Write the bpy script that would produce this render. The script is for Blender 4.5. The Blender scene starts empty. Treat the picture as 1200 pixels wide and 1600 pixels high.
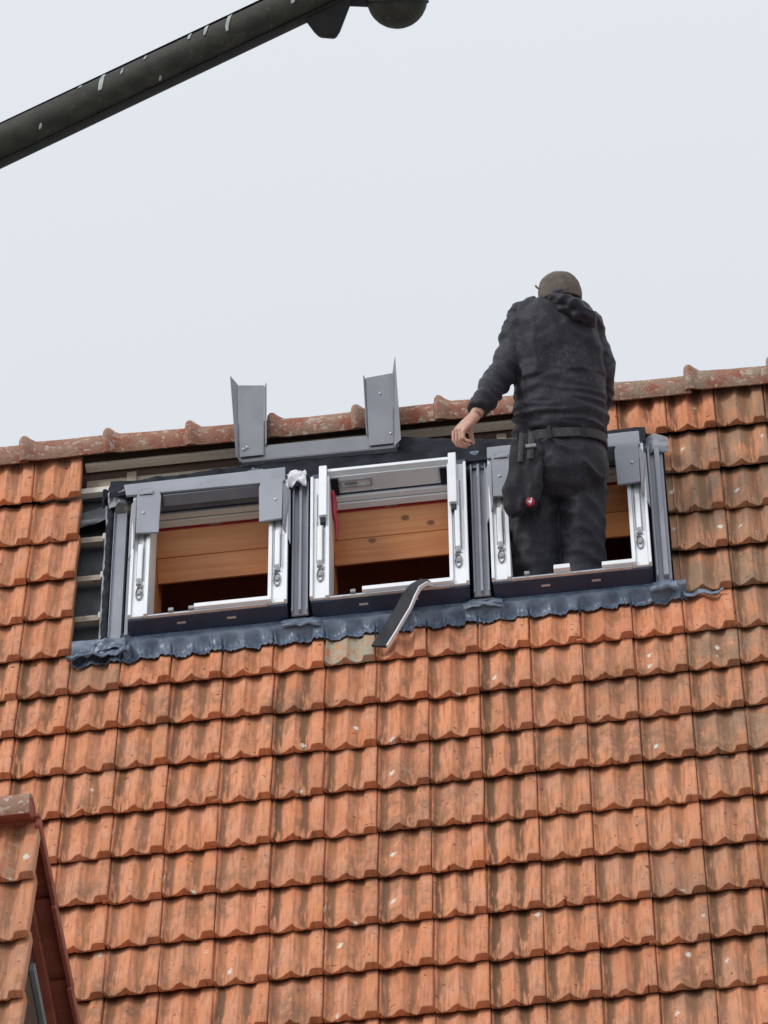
import bpy, bmesh, math, random
from mathutils import Matrix, Vector, noise

random.seed(7)
S = bpy.context.scene
COL = S.collection
R = math.radians

# ------------------------------------------------------------------ camera
H0 = 11.571                      # height of the roof reference point above the street
PITCH = 50.0                     # roof pitch
CAM = Vector((1.3996, -27.9069, 1.60))
yaw, pit, rol = -0.05468896, 0.36255067, -0.08304471
fw = Vector((math.sin(yaw) * math.cos(pit), math.cos(yaw) * math.cos(pit), math.sin(pit)))
rt = Vector((math.cos(yaw), -math.sin(yaw), 0))
up = rt.cross(fw)
r2 = math.cos(rol) * rt + math.sin(rol) * up
u2 = -math.sin(rol) * rt + math.cos(rol) * up
cd = bpy.data.cameras.new("camera")
cam = bpy.data.objects.new("camera", cd)
COL.objects.link(cam)
cam.matrix_world = Matrix((
    (r2.x, u2.x, -fw.x, CAM.x), (r2.y, u2.y, -fw.y, CAM.y), (r2.z, u2.z, -fw.z, CAM.z), (0, 0, 0, 1)))
cd.sensor_width = 36
cd.lens = 11000 / 1600 * 36
cd.clip_start = 0.5
cd.clip_end = 3000
S.camera = cam

# ------------------------------------------------------------------ sky
SUN_EL, SUN_AZ = 44.0, 238.0     # elevation, compass from +Y clockwise
w_ = bpy.data.worlds.new("World")
S.world = w_
w_.use_nodes = True
nt = w_.node_tree
nt.nodes.clear()
N_ = nt.nodes.new
wo = N_("ShaderNodeOutputWorld"); bg = N_("ShaderNodeBackground")
sky = N_("ShaderNodeTexSky"); sky.sky_type = 'NISHITA'; sky.sun_disc = False
sky.sun_elevation = R(SUN_EL); sky.sun_rotation = R(SUN_AZ)
sky.air_density = 1.0; sky.dust_density = 4.0
tc = N_("ShaderNodeTexCoord"); sp = N_("ShaderNodeSeparateXYZ")
mx = N_("ShaderNodeMath"); mx.operation = 'MAXIMUM'; mx.inputs[1].default_value = 0
ma = N_("ShaderNodeMath"); ma.operation = 'MULTIPLY_ADD'; ma.inputs[1].default_value = 1.0; ma.inputs[2].default_value = 1.0
cl = N_("ShaderNodeTexNoise"); cl.inputs['Scale'].default_value = 2.2; cl.inputs['Detail'].default_value = 4
cr = N_("ShaderNodeMapRange"); cr.inputs['To Min'].default_value = 0.97; cr.inputs['To Max'].default_value = 1.03
mm = N_("ShaderNodeMath"); mm.operation = 'MULTIPLY'
vm = N_("ShaderNodeVectorMath"); vm.operation = 'SCALE'
vm.inputs[0].default_value = (5.68, 5.93, 6.33)
mix = N_("ShaderNodeMix"); mix.data_type = 'RGBA'; mix.inputs['Factor'].default_value = 0.95
L = nt.links.new
L(tc.outputs['Generated'], sp.inputs[0]); L(sp.outputs['Z'], mx.inputs[0]); L(mx.outputs[0], ma.inputs[0])
L(tc.outputs['Generated'], cl.inputs['Vector']); L(cl.outputs['Fac'], cr.inputs['Value'])
L(ma.outputs[0], mm.inputs[0]); L(cr.outputs[0], mm.inputs[1]); L(mm.outputs[0], vm.inputs['Scale'])
L(sky.outputs[0], mix.inputs['A']); L(vm.outputs[0], mix.inputs['B'])
L(mix.outputs['Result'], bg.inputs['Color']); bg.inputs['Strength'].default_value = 0.10
L(bg.outputs[0], wo.inputs[0])

# ------------------------------------------------------------------ soft overcast sun
sl = bpy.data.lights.new("sun", 'SUN'); sl.energy = 1.5; sl.angle = R(18); sl.color = (1.0, 0.97, 0.93)
so = bpy.data.objects.new("sun", sl); COL.objects.link(so)
sd = Vector((math.sin(R(SUN_AZ)) * math.cos(R(SUN_EL)), math.cos(R(SUN_AZ)) * math.cos(R(SUN_EL)), math.sin(R(SUN_EL))))
so.rotation_euler = sd.to_track_quat('Z', 'Y').to_euler(); so.location = (0, -20, 40)

# ------------------------------------------------------------------ exposure
S.view_settings.view_transform = 'Standard'
S.view_settings.look = 'None'
S.view_settings.exposure = 0.0
S.view_settings.gamma = 1.0
S.view_settings.use_curve_mapping = False

# ================================================================== materials
class NT:
    def __init__(s, name):
        s.m = bpy.data.materials.new(name); s.m.use_nodes = True
        s.t = s.m.node_tree
        s.b = s.t.nodes['Principled BSDF']
    def n(s, typ, **kw):
        x = s.t.nodes.new(typ)
        for k, v in kw.items(): setattr(x, k, v)
        return x
    def l(s, a, b): s.t.links.new(a, b)
    def val(s, sock, v):
        if hasattr(v, 'is_output'): s.l(v, sock)
        else: sock.default_value = v
    def math(s, op, a, b=0.0, c=None, clamp=False):
        x = s.n("ShaderNodeMath", operation=op, use_clamp=clamp)
        s.val(x.inputs[0], a); s.val(x.inputs[1], b)
        if c is not None: s.val(x.inputs[2], c)
        return x.outputs[0]
    def mix(s, f, a, b, blend='MIX'):
        x = s.n("ShaderNodeMix", data_type='RGBA', blend_type=blend)
        s.val(x.inputs['Factor'], f)
        for k, v in (('A', a), ('B', b)):
            if hasattr(v, 'is_output'): s.l(v, x.inputs[k])
            else: x.inputs[k].default_value = (*v, 1)
        return x.outputs['Result']
    def noise(s, vec, scale, detail=3, rough=0.55):
        x = s.n("ShaderNodeTexNoise")
        if vec is not None: s.l(vec, x.inputs['Vector'])
        x.inputs['Scale'].default_value = scale; x.inputs['Detail'].default_value = detail
        x.inputs['Roughness'].default_value = rough
        return x.outputs['Fac']
    def rng(s, v, a, b, c=0.0, d=1.0):
        x = s.n("ShaderNodeMapRange", interpolation_type='SMOOTHSTEP')
        s.val(x.inputs['Value'], v)
        for i, q in zip(('From Min', 'From Max', 'To Min', 'To Max'), (a, b, c, d)): x.inputs[i].default_value = q
        return x.outputs[0]
    def scalev(s, vec, sc, off=None):
        x = s.n("ShaderNodeMapping")
        s.l(vec, x.inputs['Vector']); x.inputs['Scale'].default_value = sc
        if off is not None: s.l(off, x.inputs['Location'])
        return x.outputs[0]
    def bump(s, h, strength=0.3, dist=0.004):
        x = s.n("ShaderNodeBump"); x.inputs['Strength'].default_value = strength; x.inputs['Distance'].default_value = dist
        s.l(h, x.inputs['Height']); s.l(x.outputs[0], s.b.inputs['Normal'])

def simple(name, c1, c2, rough=0.6, scale=(6, 6, 6), metallic=0.0, bump=0.0, bdist=0.003, spec=0.5, lo=0.35, hi=0.65, detail=5, fine=None):
    q = NT(name)
    tc = q.n("ShaderNodeTexCoord")
    oi = q.n("ShaderNodeObjectInfo")
    cx = q.n("ShaderNodeCombineXYZ")
    q.l(q.math('MULTIPLY', oi.outputs['Random'], 13.7), cx.inputs[2]); q.l(q.math('MULTIPLY', oi.outputs['Random'], 7.1), cx.inputs[0])
    v = q.scalev(tc.outputs['Object'], scale, cx.outputs[0])
    f = q.noise(v, 1.0, detail)
    c = q.mix(q.rng(f, lo, hi), c1, c2)
    if fine:
        f2 = q.noise(tc.outputs['Object'], fine[0], 4, 0.65)
        c = q.mix(q.rng(f2, fine[2], fine[3]), c, fine[1])
    q.l(c, q.b.inputs['Base Color'])
    q.b.inputs['Roughness'].default_value = rough
    q.b.inputs['Metallic'].default_value = metallic
    q.b.inputs['Specular IOR Level'].default_value = spec
    if bump: q.bump(f, bump, bdist)
    return q.m

TW, GA = 0.218, 0.34             # tile cover width and gauge

def clay(name):
    q = NT(name)
    uv = q.n("ShaderNodeUVMap"); uv.uv_map = "UVMap"
    oi = q.n("ShaderNodeObjectInfo")
    at = q.n("ShaderNodeAttribute"); at.attribute_name = "rnd"
    rnd = q.math('ADD', oi.outputs['Random'], at.outputs['Fac'])
    oc = q.n("ShaderNodeSeparateColor"); q.l(oi.outputs['Color'], oc.inputs[0])
    age, strk, lich = oc.outputs[0], oc.outputs[1], oc.outputs[2]
    s = q.n("ShaderNodeSeparateXYZ"); q.l(uv.outputs[0], s.inputs[0])
    cx = q.n("ShaderNodeCombineXYZ")
    q.l(s.outputs[0], cx.inputs[0]); q.l(s.outputs[1], cx.inputs[1]); q.l(q.math('MULTIPLY', rnd, 91.0), cx.inputs[2])
    vec = cx.outputs[0]
    big = q.noise(q.scalev(vec, (9, 5, 1)), 1.0, 3)
    fine = q.noise(q.scalev(vec, (120, 90, 1)), 1.0, 4, 0.7)
    strn = q.noise(q.scalev(vec, (75, 6, 1)), 1.0, 4, 0.6)
    # fired clay, tile to tile
    r1 = q.math('FRACT', q.math('MULTIPLY', rnd, 7.31))
    base = q.mix(r1, (0.70, 0.285, 0.138), (0.62, 0.232, 0.105))
    r3 = q.math('FRACT', q.math('MULTIPLY', rnd, 19.7))
    base = q.mix(q.rng(r3, 0.55, 1.0, 0, 0.5), base, (0.44, 0.165, 0.082))
    base = q.mix(q.rng(big, 0.35, 0.7, 0, 0.7), base, (0.69, 0.325, 0.20))
    base = q.mix(q.rng(strn, 0.46, 0.68, 0, 0.75), base, (0.40, 0.15, 0.072))
    base = q.mix(q.rng(fine, 0.55, 0.8, 0, 0.35), base, (0.28, 0.11, 0.06))
    mott = q.noise(q.scalev(vec, (30, 16, 1)), 1.0, 6, 0.7)
    base = q.mix(q.rng(mott, 0.50, 0.74, 0, 0.5), base, (0.36, 0.15, 0.08))
    # weathered grey-brown skin on old tiles
    agef = q.math('MULTIPLY', age, q.rng(q.math('ADD', big, q.math('MULTIPLY', strn, 0.6)), 0.55, 0.95, 0.25, 1.0), clamp=True)
    base = q.mix(agef, base, (0.27, 0.175, 0.11))
    gp = q.n("ShaderNodeNewGeometry")
    gr = q.noise(q.scalev(gp.outputs['Position'], (2.6, 1.7, 1.7)), 1.0, 6, 0.68)
    base = q.mix(q.math('MULTIPLY', q.rng(gr, 0.50, 0.66, 0, 0.75), q.rng(mott, 0.36, 0.58, 0.25, 1.0)), base, (0.235, 0.13, 0.075))
    ms = q.noise(q.scalev(gp.outputs['Position'], (26, 20, 20)), 1.0, 5, 0.7)
    base = q.mix(q.math('MULTIPLY', q.rng(ms, 0.62, 0.70), q.rng(gr, 0.44, 0.60, 0.1, 0.9)), base, (0.12, 0.085, 0.05))
    # dirt runs: narrow trails of algae with their own outline
    t = q.math('DIVIDE', s.outputs[0], TW)
    def trail(c, wd):
        return q.rng(q.math('ABSOLUTE', q.math('SUBTRACT', q.math('ADD', t, q.math('MULTIPLY', q.math('SUBTRACT', big, 0.5), 0.14)), c)), wd * 0.35, wd, 1, 0)
    tr = q.math('MAXIMUM', trail(0.13, 0.12), q.math('MULTIPLY', trail(0.62, 0.13), 0.85))
    tr = q.math('MULTIPLY', tr, q.rng(q.math('ADD', strn, q.math('MULTIPLY', s.outputs[1], 0.55)), 0.36, 0.60, 0.0, 1.0))
    tr = q.math('MULTIPLY', tr, strk, clamp=True)
    base = q.mix(tr, base, (0.165, 0.082, 0.040))
    # dark pits and rust spots
    pit = q.noise(q.scalev(vec, (45, 38, 1)), 1.0, 1)
    base = q.mix(q.rng(pit, 0.70, 0.76, 0, 0.85), base, (0.15, 0.04, 0.018))
    # lichen
    vo = q.n("ShaderNodeTexVoronoi"); vo.inputs['Scale'].default_value = 1.0
    q.l(q.scalev(vec, (15, 8, 1)), vo.inputs['Vector'])
    vc = q.n("ShaderNodeSeparateColor"); q.l(vo.outputs['Color'], vc.inputs[0])
    dd = q.math('ADD', vo.outputs['Distance'], q.math('MULTIPLY', q.math('SUBTRACT', fine, 0.5), 0.55))
    spot = q.math('MULTIPLY', q.rng(dd, 0.10, 0.21, 1, 0), q.math('GREATER_THAN', q.math('ADD', vc.outputs[0], q.math('MULTIPLY', lich, 0.30)), 0.975))
    patch = q.math('MULTIPLY', q.rng(q.math('ADD', q.noise(q.scalev(vec, (34, 26, 1)), 1.0, 5, 0.7), q.math('MULTIPLY', q.math('SUBTRACT', lich, 0.5), 0.22)), 0.50, 0.66), q.rng(lich, 0.25, 0.9, 0, 1.0))
    base = q.mix(patch, base, (0.38, 0.35, 0.26))
    base = q.mix(spot, base, (0.66, 0.63, 0.54))
    q.l(base, q.b.inputs['Base Color'])
    q.b.inputs['Roughness'].default_value = 0.82
    q.b.inputs['Specular IOR Level'].default_value = 0.3
    q.bump(q.math('ADD', q.math('MULTIPLY', fine, 0.6), q.math('MULTIPLY', strn, 0.6)), 0.35, 0.003)
    return q.m

M_CLAY = clay("weathered_clay")

def ridge_clay():
    q = NT("ridge_clay")
    tc = q.n("ShaderNodeTexCoord"); oi = q.n("ShaderNodeObjectInfo")
    cx = q.n("ShaderNodeCombineXYZ"); q.l(q.math('MULTIPLY', oi.outputs['Random'], 31), cx.inputs[1])
    v = q.scalev(tc.outputs['Object'], (1, 1, 1), cx.outputs[0])
    a = q.noise(v, 9, 4); b = q.noise(v, 34, 5, 0.65); c_ = q.noise(v, 130, 3)
    oc = q.n("ShaderNodeSeparateColor"); q.l(oi.outputs['Color'], oc.inputs[0])
    base = q.mix(q.rng(a, 0.35, 0.65), (0.30, 0.105, 0.068), (0.37, 0.15, 0.10))
    base = q.mix(q.rng(b, 0.58, 0.75, 0, 0.8), base, (0.20, 0.075, 0.05))
    lf = q.math('ADD', q.math('MULTIPLY', a, 0.7), q.math('MULTIPLY', b, 0.6))
    base = q.mix(q.math('MULTIPLY', q.rng(lf, 0.55, 0.72), q.math('ADD', q.math('MULTIPLY', oc.outputs[0], 0.85), 0.1)), base, (0.29, 0.235, 0.17))
    base = q.mix(q.rng(b, 0.38, 0.47, 0.85, 0), base, (0.47, 0.41, 0.33))
    base = q.mix(q.rng(c_, 0.60, 0.70, 0, 0.75), base, (0.1, 0.06, 0.04))
    q.l(base, q.b.inputs['Base Color']); q.b.inputs['Roughness'].default_value = 0.88
    q.b.inputs['Specular IOR Level'].default_value = 0.25
    q.bump(b, 0.8, 0.010)
    return q.m
M_RIDGE = ridge_clay()

M_GREY = simple("grey_painted_aluminium", (0.235, 0.245, 0.28), (0.275, 0.285, 0.32), 0.42, (7, 3, 7), spec=0.45, bump=0.08, fine=(60, (0.22, 0.23, 0.26), 0.62, 0.8))
M_GREY2 = simple("shaded_grey_aluminium", (0.165, 0.168, 0.19), (0.20, 0.203, 0.225), 0.5, (7, 3, 7), spec=0.4, bump=0.08, fine=(40, (0.24, 0.24, 0.25), 0.6, 0.8))  # same aluminium, darker: shade of the tilted arms put into the colour
M_GREYD = simple("dark_grey_metal", (0.15, 0.155, 0.175), (0.19, 0.195, 0.215), 0.45, (7, 3, 7), spec=0.45)
M_PANEL = simple("pale_grey_panel", (0.68, 0.69, 0.70), (0.74, 0.75, 0.76), 0.4, (7, 3, 7))
M_FRONT = simple("frame_front_metal", (0.018, 0.032, 0.066), (0.026, 0.044, 0.088), 0.4, (9, 9, 9), spec=0.45)
M_LEAD = simple("pleated_lead_grey", (0.085, 0.118, 0.175), (0.165, 0.205, 0.27), 0.38, (14, 22, 14), spec=0.6, bump=0.5, bdist=0.006, fine=(45, (0.33, 0.36, 0.40), 0.6, 0.78))
M_WHITE = simple("white_lacquered_frame", (0.80, 0.81, 0.82), (0.74, 0.75, 0.77), 0.35, (9, 4, 9), fine=(50, (0.55, 0.56, 0.58), 0.66, 0.8))
M_STEEL = simple("bright_steel", (0.62, 0.63, 0.64), (0.5, 0.51, 0.53), 0.35, (20, 20, 20), metallic=0.5)
M_HOLE = simple("grey_zinc", (0.24, 0.245, 0.25), (0.32, 0.325, 0.33), 0.5, (30, 30, 30), metallic=0.3)
M_BLACK = simple("black_foil", (0.012, 0.013, 0.018), (0.024, 0.026, 0.034), 0.8, (12, 12, 12), bump=0.5, bdist=0.01, spec=0.12)
M_FOAM = simple("black_foam", (0.014, 0.015, 0.019), (0.028, 0.03, 0.036), 0.85, (25, 18, 25), bump=0.6, bdist=0.008, spec=0.1)
M_RUBBER = simple("charcoal_rubber", (0.032, 0.032, 0.036), (0.050, 0.050, 0.055), 0.75, (20, 9, 20), bump=0.2, spec=0.15)
M_UNDER = simple("roof_underlay", (0.030, 0.033, 0.037), (0.055, 0.058, 0.062), 0.8, (8, 5, 8), bump=0.3, bdist=0.01)
M_CRUMP = simple("crumpled_grey_foil", (0.11, 0.12, 0.135), (0.20, 0.21, 0.225), 0.5, (13, 16, 13), bump=0.6, bdist=0.01)
M_OLDW = simple("weathered_batten", (0.29, 0.235, 0.18), (0.40, 0.335, 0.265), 0.85, (3, 60, 60), bump=0.3, fine=(30, (0.15, 0.105, 0.07), 0.58, 0.75))
M_OLDW2 = simple("sawn_ridge_batten", (0.58, 0.49, 0.39), (0.66, 0.58, 0.48), 0.85, (3, 60, 60), bump=0.3, fine=(30, (0.22, 0.16, 0.115), 0.6, 0.78))
M_PALEW = simple("pale_new_lath", (0.62, 0.56, 0.47), (0.70, 0.65, 0.57), 0.75, (3, 60, 60), bump=0.2)
M_DARKW = simple("dark_stained_timber", (0.055, 0.030, 0.020), (0.085, 0.048, 0.032), 0.75, (3, 20, 20), bump=0.3)
M_STUCCO = simple("pale_render", (0.55, 0.52, 0.46), (0.62, 0.59, 0.53), 0.9, (2, 2, 2), bump=0.2)
M_RED = simple("red_seal", (0.33, 0.012, 0.02), (0.40, 0.022, 0.03), 0.5, (20, 20, 20))
M_BLOGO = simple("white_print", (0.72, 0.66, 0.70), (0.62, 0.56, 0.60), 0.6, (40, 40, 40))
M_SKIN = simple("skin", (0.50, 0.275, 0.20), (0.58, 0.34, 0.26), 0.55, (22, 22, 22), bump=0.15, fine=(70, (0.42, 0.19, 0.14), 0.6, 0.8))
M_CAP = simple("olive_grey_cap", (0.105, 0.085, 0.070), (0.14, 0.116, 0.098), 0.9, (30, 30, 30), bump=0.25)
M_LAMP = simple("dark_green_lamp_paint", (0.025, 0.024, 0.019), (0.042, 0.040, 0.031), 0.62, (40, 60, 60), bump=0.25, fine=(160, (0.085, 0.08, 0.065), 0.58, 0.75), spec=0.3)
M_LAMPD = simple("dark_lamp_iron", (0.016, 0.015, 0.016), (0.026, 0.024, 0.025), 0.6, (40, 40, 40), spec=0.3)
M_LIME = simple("chalky_drip", (0.42, 0.47, 0.45), (0.30, 0.34, 0.33), 0.9, (60, 60, 60))
M_GROUND = simple("pale_bounce_paving", (0.24, 0.23, 0.215), (0.30, 0.29, 0.27), 0.9, (1.5, 1.5, 1.5), bump=0.3)  # unseen ground, chosen pale to bounce light onto downward faces
M_STRIP = simple("grey_barge_board", (0.17, 0.175, 0.18), (0.24, 0.245, 0.25), 0.6, (9, 9, 9))
M_VERGE = simple("verge_clay", (0.29, 0.072, 0.043), (0.36, 0.10, 0.06), 0.85, (8, 20, 20), bump=0.3, fine=(30, (0.16, 0.055, 0.04), 0.55, 0.75))
M_PENCIL = simple("yellow_pencil", (0.62, 0.50, 0.18), (0.66, 0.55, 0.24), 0.5, (9, 9, 9))

def cloth(name, c1, c2, dust_glint, amt):
    q = NT(name)
    tc = q.n("ShaderNodeTexCoord")
    a = q.noise(tc.outputs['Object'], 5.5, 5, 0.6); b = q.noise(tc.outputs['Object'], 42, 4, 0.65); w = q.noise(tc.outputs['Object'], 420, 2)
    c = q.mix(q.rng(a, 0.35, 0.65), c1, c2)
    d = q.math('MULTIPLY', q.rng(a, 0.50, 0.72), q.rng(b, 0.42, 0.66))
    c = q.mix(q.math('MULTIPLY', d, amt), c, dust_glint)
    sk = q.noise(tc.outputs['Object'], 105, 2)
    c = q.mix(q.rng(sk, 0.62, 0.72, 0, 0.55), c, dust_glint)  # fine pale specks: wet glints put into the colour
    q.l(c, q.b.inputs['Base Color']); q.b.inputs['Roughness'].default_value = 0.6
    q.b.inputs['Specular IOR Level'].default_value = 0.34
    q.b.inputs['Sheen Weight'].default_value = 0.08; q.b.inputs['Sheen Roughness'].default_value = 0.5
    q.bump(q.math('ADD', q.math('MULTIPLY', b, 0.8), q.math('MULTIPLY', w, 0.25)), 0.5, 0.006)
    return q.m
M_JACKET = cloth("dark_navy_fleece", (0.010, 0.010, 0.018), (0.015, 0.015, 0.025), (0.085, 0.082, 0.092), 0.8)
M_TROUS = cloth("black_work_cloth", (0.0085, 0.0085, 0.0145), (0.013, 0.013, 0.021), (0.06, 0.058, 0.066), 0.6)
M_POUCH = cloth("black_cordura", (0.017, 0.017, 0.019), (0.027, 0.027, 0.029), (0.07, 0.07, 0.072), 0.5)
M_BELT = cloth("grey_webbing", (0.030, 0.030, 0.033), (0.05, 0.05, 0.053), (0.13, 0.13, 0.135), 0.8)

def pine():
    q = NT("knotty_pine")
    tc = q.n("ShaderNodeTexCoord"); oi = q.n("ShaderNodeObjectInfo")
    cx = q.n("ShaderNodeCombineXYZ"); q.l(q.math('MULTIPLY', oi.outputs['Random'], 23), cx.inputs[0]); q.l(q.math('MULTIPLY', oi.outputs['Random'], 5), cx.inputs[2])
    v = q.scalev(tc.outputs['Object'], (1, 1, 1), cx.outputs[0])
    g = q.noise(q.scalev(v, (2.0, 60, 60)), 1.0, 5, 0.6)
    b = q.noise(v, 5, 3)
    c = q.mix(q.rng(g, 0.35, 0.68), (0.64, 0.285, 0.105), (0.56, 0.21, 0.068))
    c = q.mix(q.rng(b, 0.4, 0.7, 0, 0.5), c, (0.50, 0.185, 0.055))
    vo = q.n("ShaderNodeTexVoronoi"); q.l(q.scalev(v, (6.5, 9, 11)), vo.inputs['Vector'])
    vo.inputs['Scale'].default_value = 1.0
    vc = q.n("ShaderNodeSeparateColor"); q.l(vo.outputs['Color'], vc.inputs[0])
    k = q.math('MULTIPLY', q.rng(vo.outputs['Distance'], 0.09, 0.16, 1, 0), q.math('GREATER_THAN', vc.outputs[0], 0.25))
    c = q.mix(q.math('MULTIPLY', k, 0.85), c, (0.12, 0.035, 0.012))
    q.l(c, q.b.inputs['Base Color']); q.b.inputs['Roughness'].default_value = 0.45
    q.bump(g, 0.15, 0.002)
    return q.m
M_PINE = pine()

# ================================================================== mesh helpers
class MB:
    def __init__(s): s.v = []; s.f = []; s.uv = {}; s.rnd = []
    def add(s, vs, fs):
        o = len(s.v); s.v += [tuple(x) for x in vs]; s.f += [tuple(i + o for i in f) for f in fs]; return s
    def box(s, a, b):
        (x0, y0, z0), (x1, y1, z1) = a, b
        return s.add([(x0, y0, z0), (x1, y0, z0), (x1, y1, z0), (x0, y1, z0), (x0, y0, z1), (x1, y0, z1), (x1, y1, z1), (x0, y1, z1)],
                     [(0, 3, 2, 1), (4, 5, 6, 7), (0, 1, 5, 4), (1, 2, 6, 5), (2, 3, 7, 6), (3, 0, 4, 7)])
    def hexa(s, p):      # eight corners, bottom four then top four
        return s.add(p, [(0, 3, 2, 1), (4, 5, 6, 7), (0, 1, 5, 4), (1, 2, 6, 5), (2, 3, 7, 6), (3, 0, 4, 7)])
    def prism(s, poly, d):   # polygon of 3-D points swept by vector d
        n = len(poly); d = Vector(d)
        vs = [Vector(p) for p in poly] + [Vector(p) + d for p in poly]
        fs = [tuple(range(n - 1, -1, -1)), tuple(range(n, 2 * n))] + [(i, (i + 1) % n, n + (i + 1) % n, n + i) for i in range(n)]
        return s.add(vs, fs)
    def rings(s, rings, cap=True, closed=True):
        n = len(rings[0]); vs = [p for r in rings for p in r]; fs = []
        for k in range(len(rings) - 1):
            for i in range(n if closed else n - 1):
                j = (i + 1) % n
                fs.append((k * n + i, k * n + j, (k + 1) * n + j, (k + 1) * n + i))
        if cap: fs += [tuple(range(n - 1, -1, -1)), tuple((len(rings) - 1) * n + i for i in range(n))]
        return s.add(vs, fs)
    def tube(s, path, rad, seg=12, squash=None):
        P = [Vector(p) for p in path]; rs = []
        ref = Vector((0, 0, 1))
        for i, p in enumerate(P):
            t = (P[min(i + 1, len(P) - 1)] - P[max(i - 1, 0)]).normalized()
            rf = ref if abs(t.dot(ref)) < 0.93 else Vector((0, 1, 0))
            a = t.cross(rf).normalized(); b = a.cross(t).normalized()
            r = rad[i] if isinstance(rad, (list, tuple)) else rad
            ra, rb = (r if isinstance(r, tuple) else (r, r))
            rs.append([p + a * ra * math.cos(2 * math.pi * k / seg) + b * rb * math.sin(2 * math.pi * k / seg) for k in range(seg)])
        return s.rings(rs)
    def ball(s, c, r, seg=20, rot=None):
        c = Vector(c); rx, ry, rz = (r, r, r) if not isinstance(r, tuple) else r
        rs = []
        for i in range(1, seg // 2):
            th = math.pi * i / (seg // 2); ring = []
            for k in range(seg):
                q = Vector((rx * math.sin(th) * math.cos(2 * math.pi * k / seg), ry * math.sin(th) * math.sin(2 * math.pi * k / seg), -rz * math.cos(th)))
                if rot: q = rot @ q
                ring.append(c + q)
            rs.append(ring)
        return s.rings(rs)
    def mesh(s, name, mat, smooth=None):
        me = bpy.data.meshes.new(name); me.from_pydata(s.v, [], s.f)
        bm = bmesh.new(); bm.from_mesh(me); bmesh.ops.recalc_face_normals(bm, faces=bm.faces); bm.to_mesh(me); bm.free()
        me.materials.append(mat)
        if smooth is not None:
            me.polygons.foreach_set("use_smooth", [True] * len(me.polygons)); me.set_sharp_from_angle(angle=R(smooth))
        me.update(); return me

WM = {}        # world matrix of each object
def link(o, parent=None, world=None):
    COL.objects.link(o)
    world = world if world is not None else Matrix()
    WM[o.name] = world
    if parent is not None:
        o.parent = parent
        o.matrix_local = WM[parent.name].inverted() @ world
    else:
        o.matrix_world = world
    return o
def part(name, mb, mat, parent, world=None, smooth=None, bevel=0.0, label=None):
    me = mb if isinstance(mb, bpy.types.Mesh) else mb.mesh(name, mat, smooth)
    o = bpy.data.objects.new(name, me)
    link(o, parent, world if world is not None else WM[parent.name])
    if bevel:
        b = o.modifiers.new("bevel", 'BEVEL'); b.width = bevel; b.segments = 2; b.limit_method = 'ANGLE'; b.angle_limit = R(35)
    if label: o["label"] = label
    return o
def tag(o, label=None, cat=None, group=None, kind=None):
    if label: o["label"] = label
    if cat: o["category"] = cat
    if group: o["group"] = group
    if kind: o["kind"] = kind
    return o
def empty(name, loc, label, cat):
    e = bpy.data.objects.new(name, None); e.empty_display_size = 0.2
    link(e, None, Matrix.Translation(loc)); return tag(e, label, cat)

cp, spn = math.cos(R(PITCH)), math.sin(R(PITCH))
MR = Matrix(((1, 0, 0, 0), (0, cp, -spn, 0), (0, spn, cp, H0), (0, 0, 0, 1)))     # roof frame: u along eave, v up slope, n outward
def roofpt(u, v, n): return Vector((u, v * cp - n * spn, v * spn + n * cp + H0))

# ================================================================== setting
g = MB().add([(-1500, -1500, 0), (1500, -1500, 0), (1500, 1500, 0), (-1500, 1500, 0)], [(0, 1, 2, 3)])
go = part("ground", g, M_GROUND, None, Matrix()) if False else None
gm = g.mesh("ground", M_GROUND); go = bpy.data.objects.new("ground", gm); link(go); tag(go, kind="structure")

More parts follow.
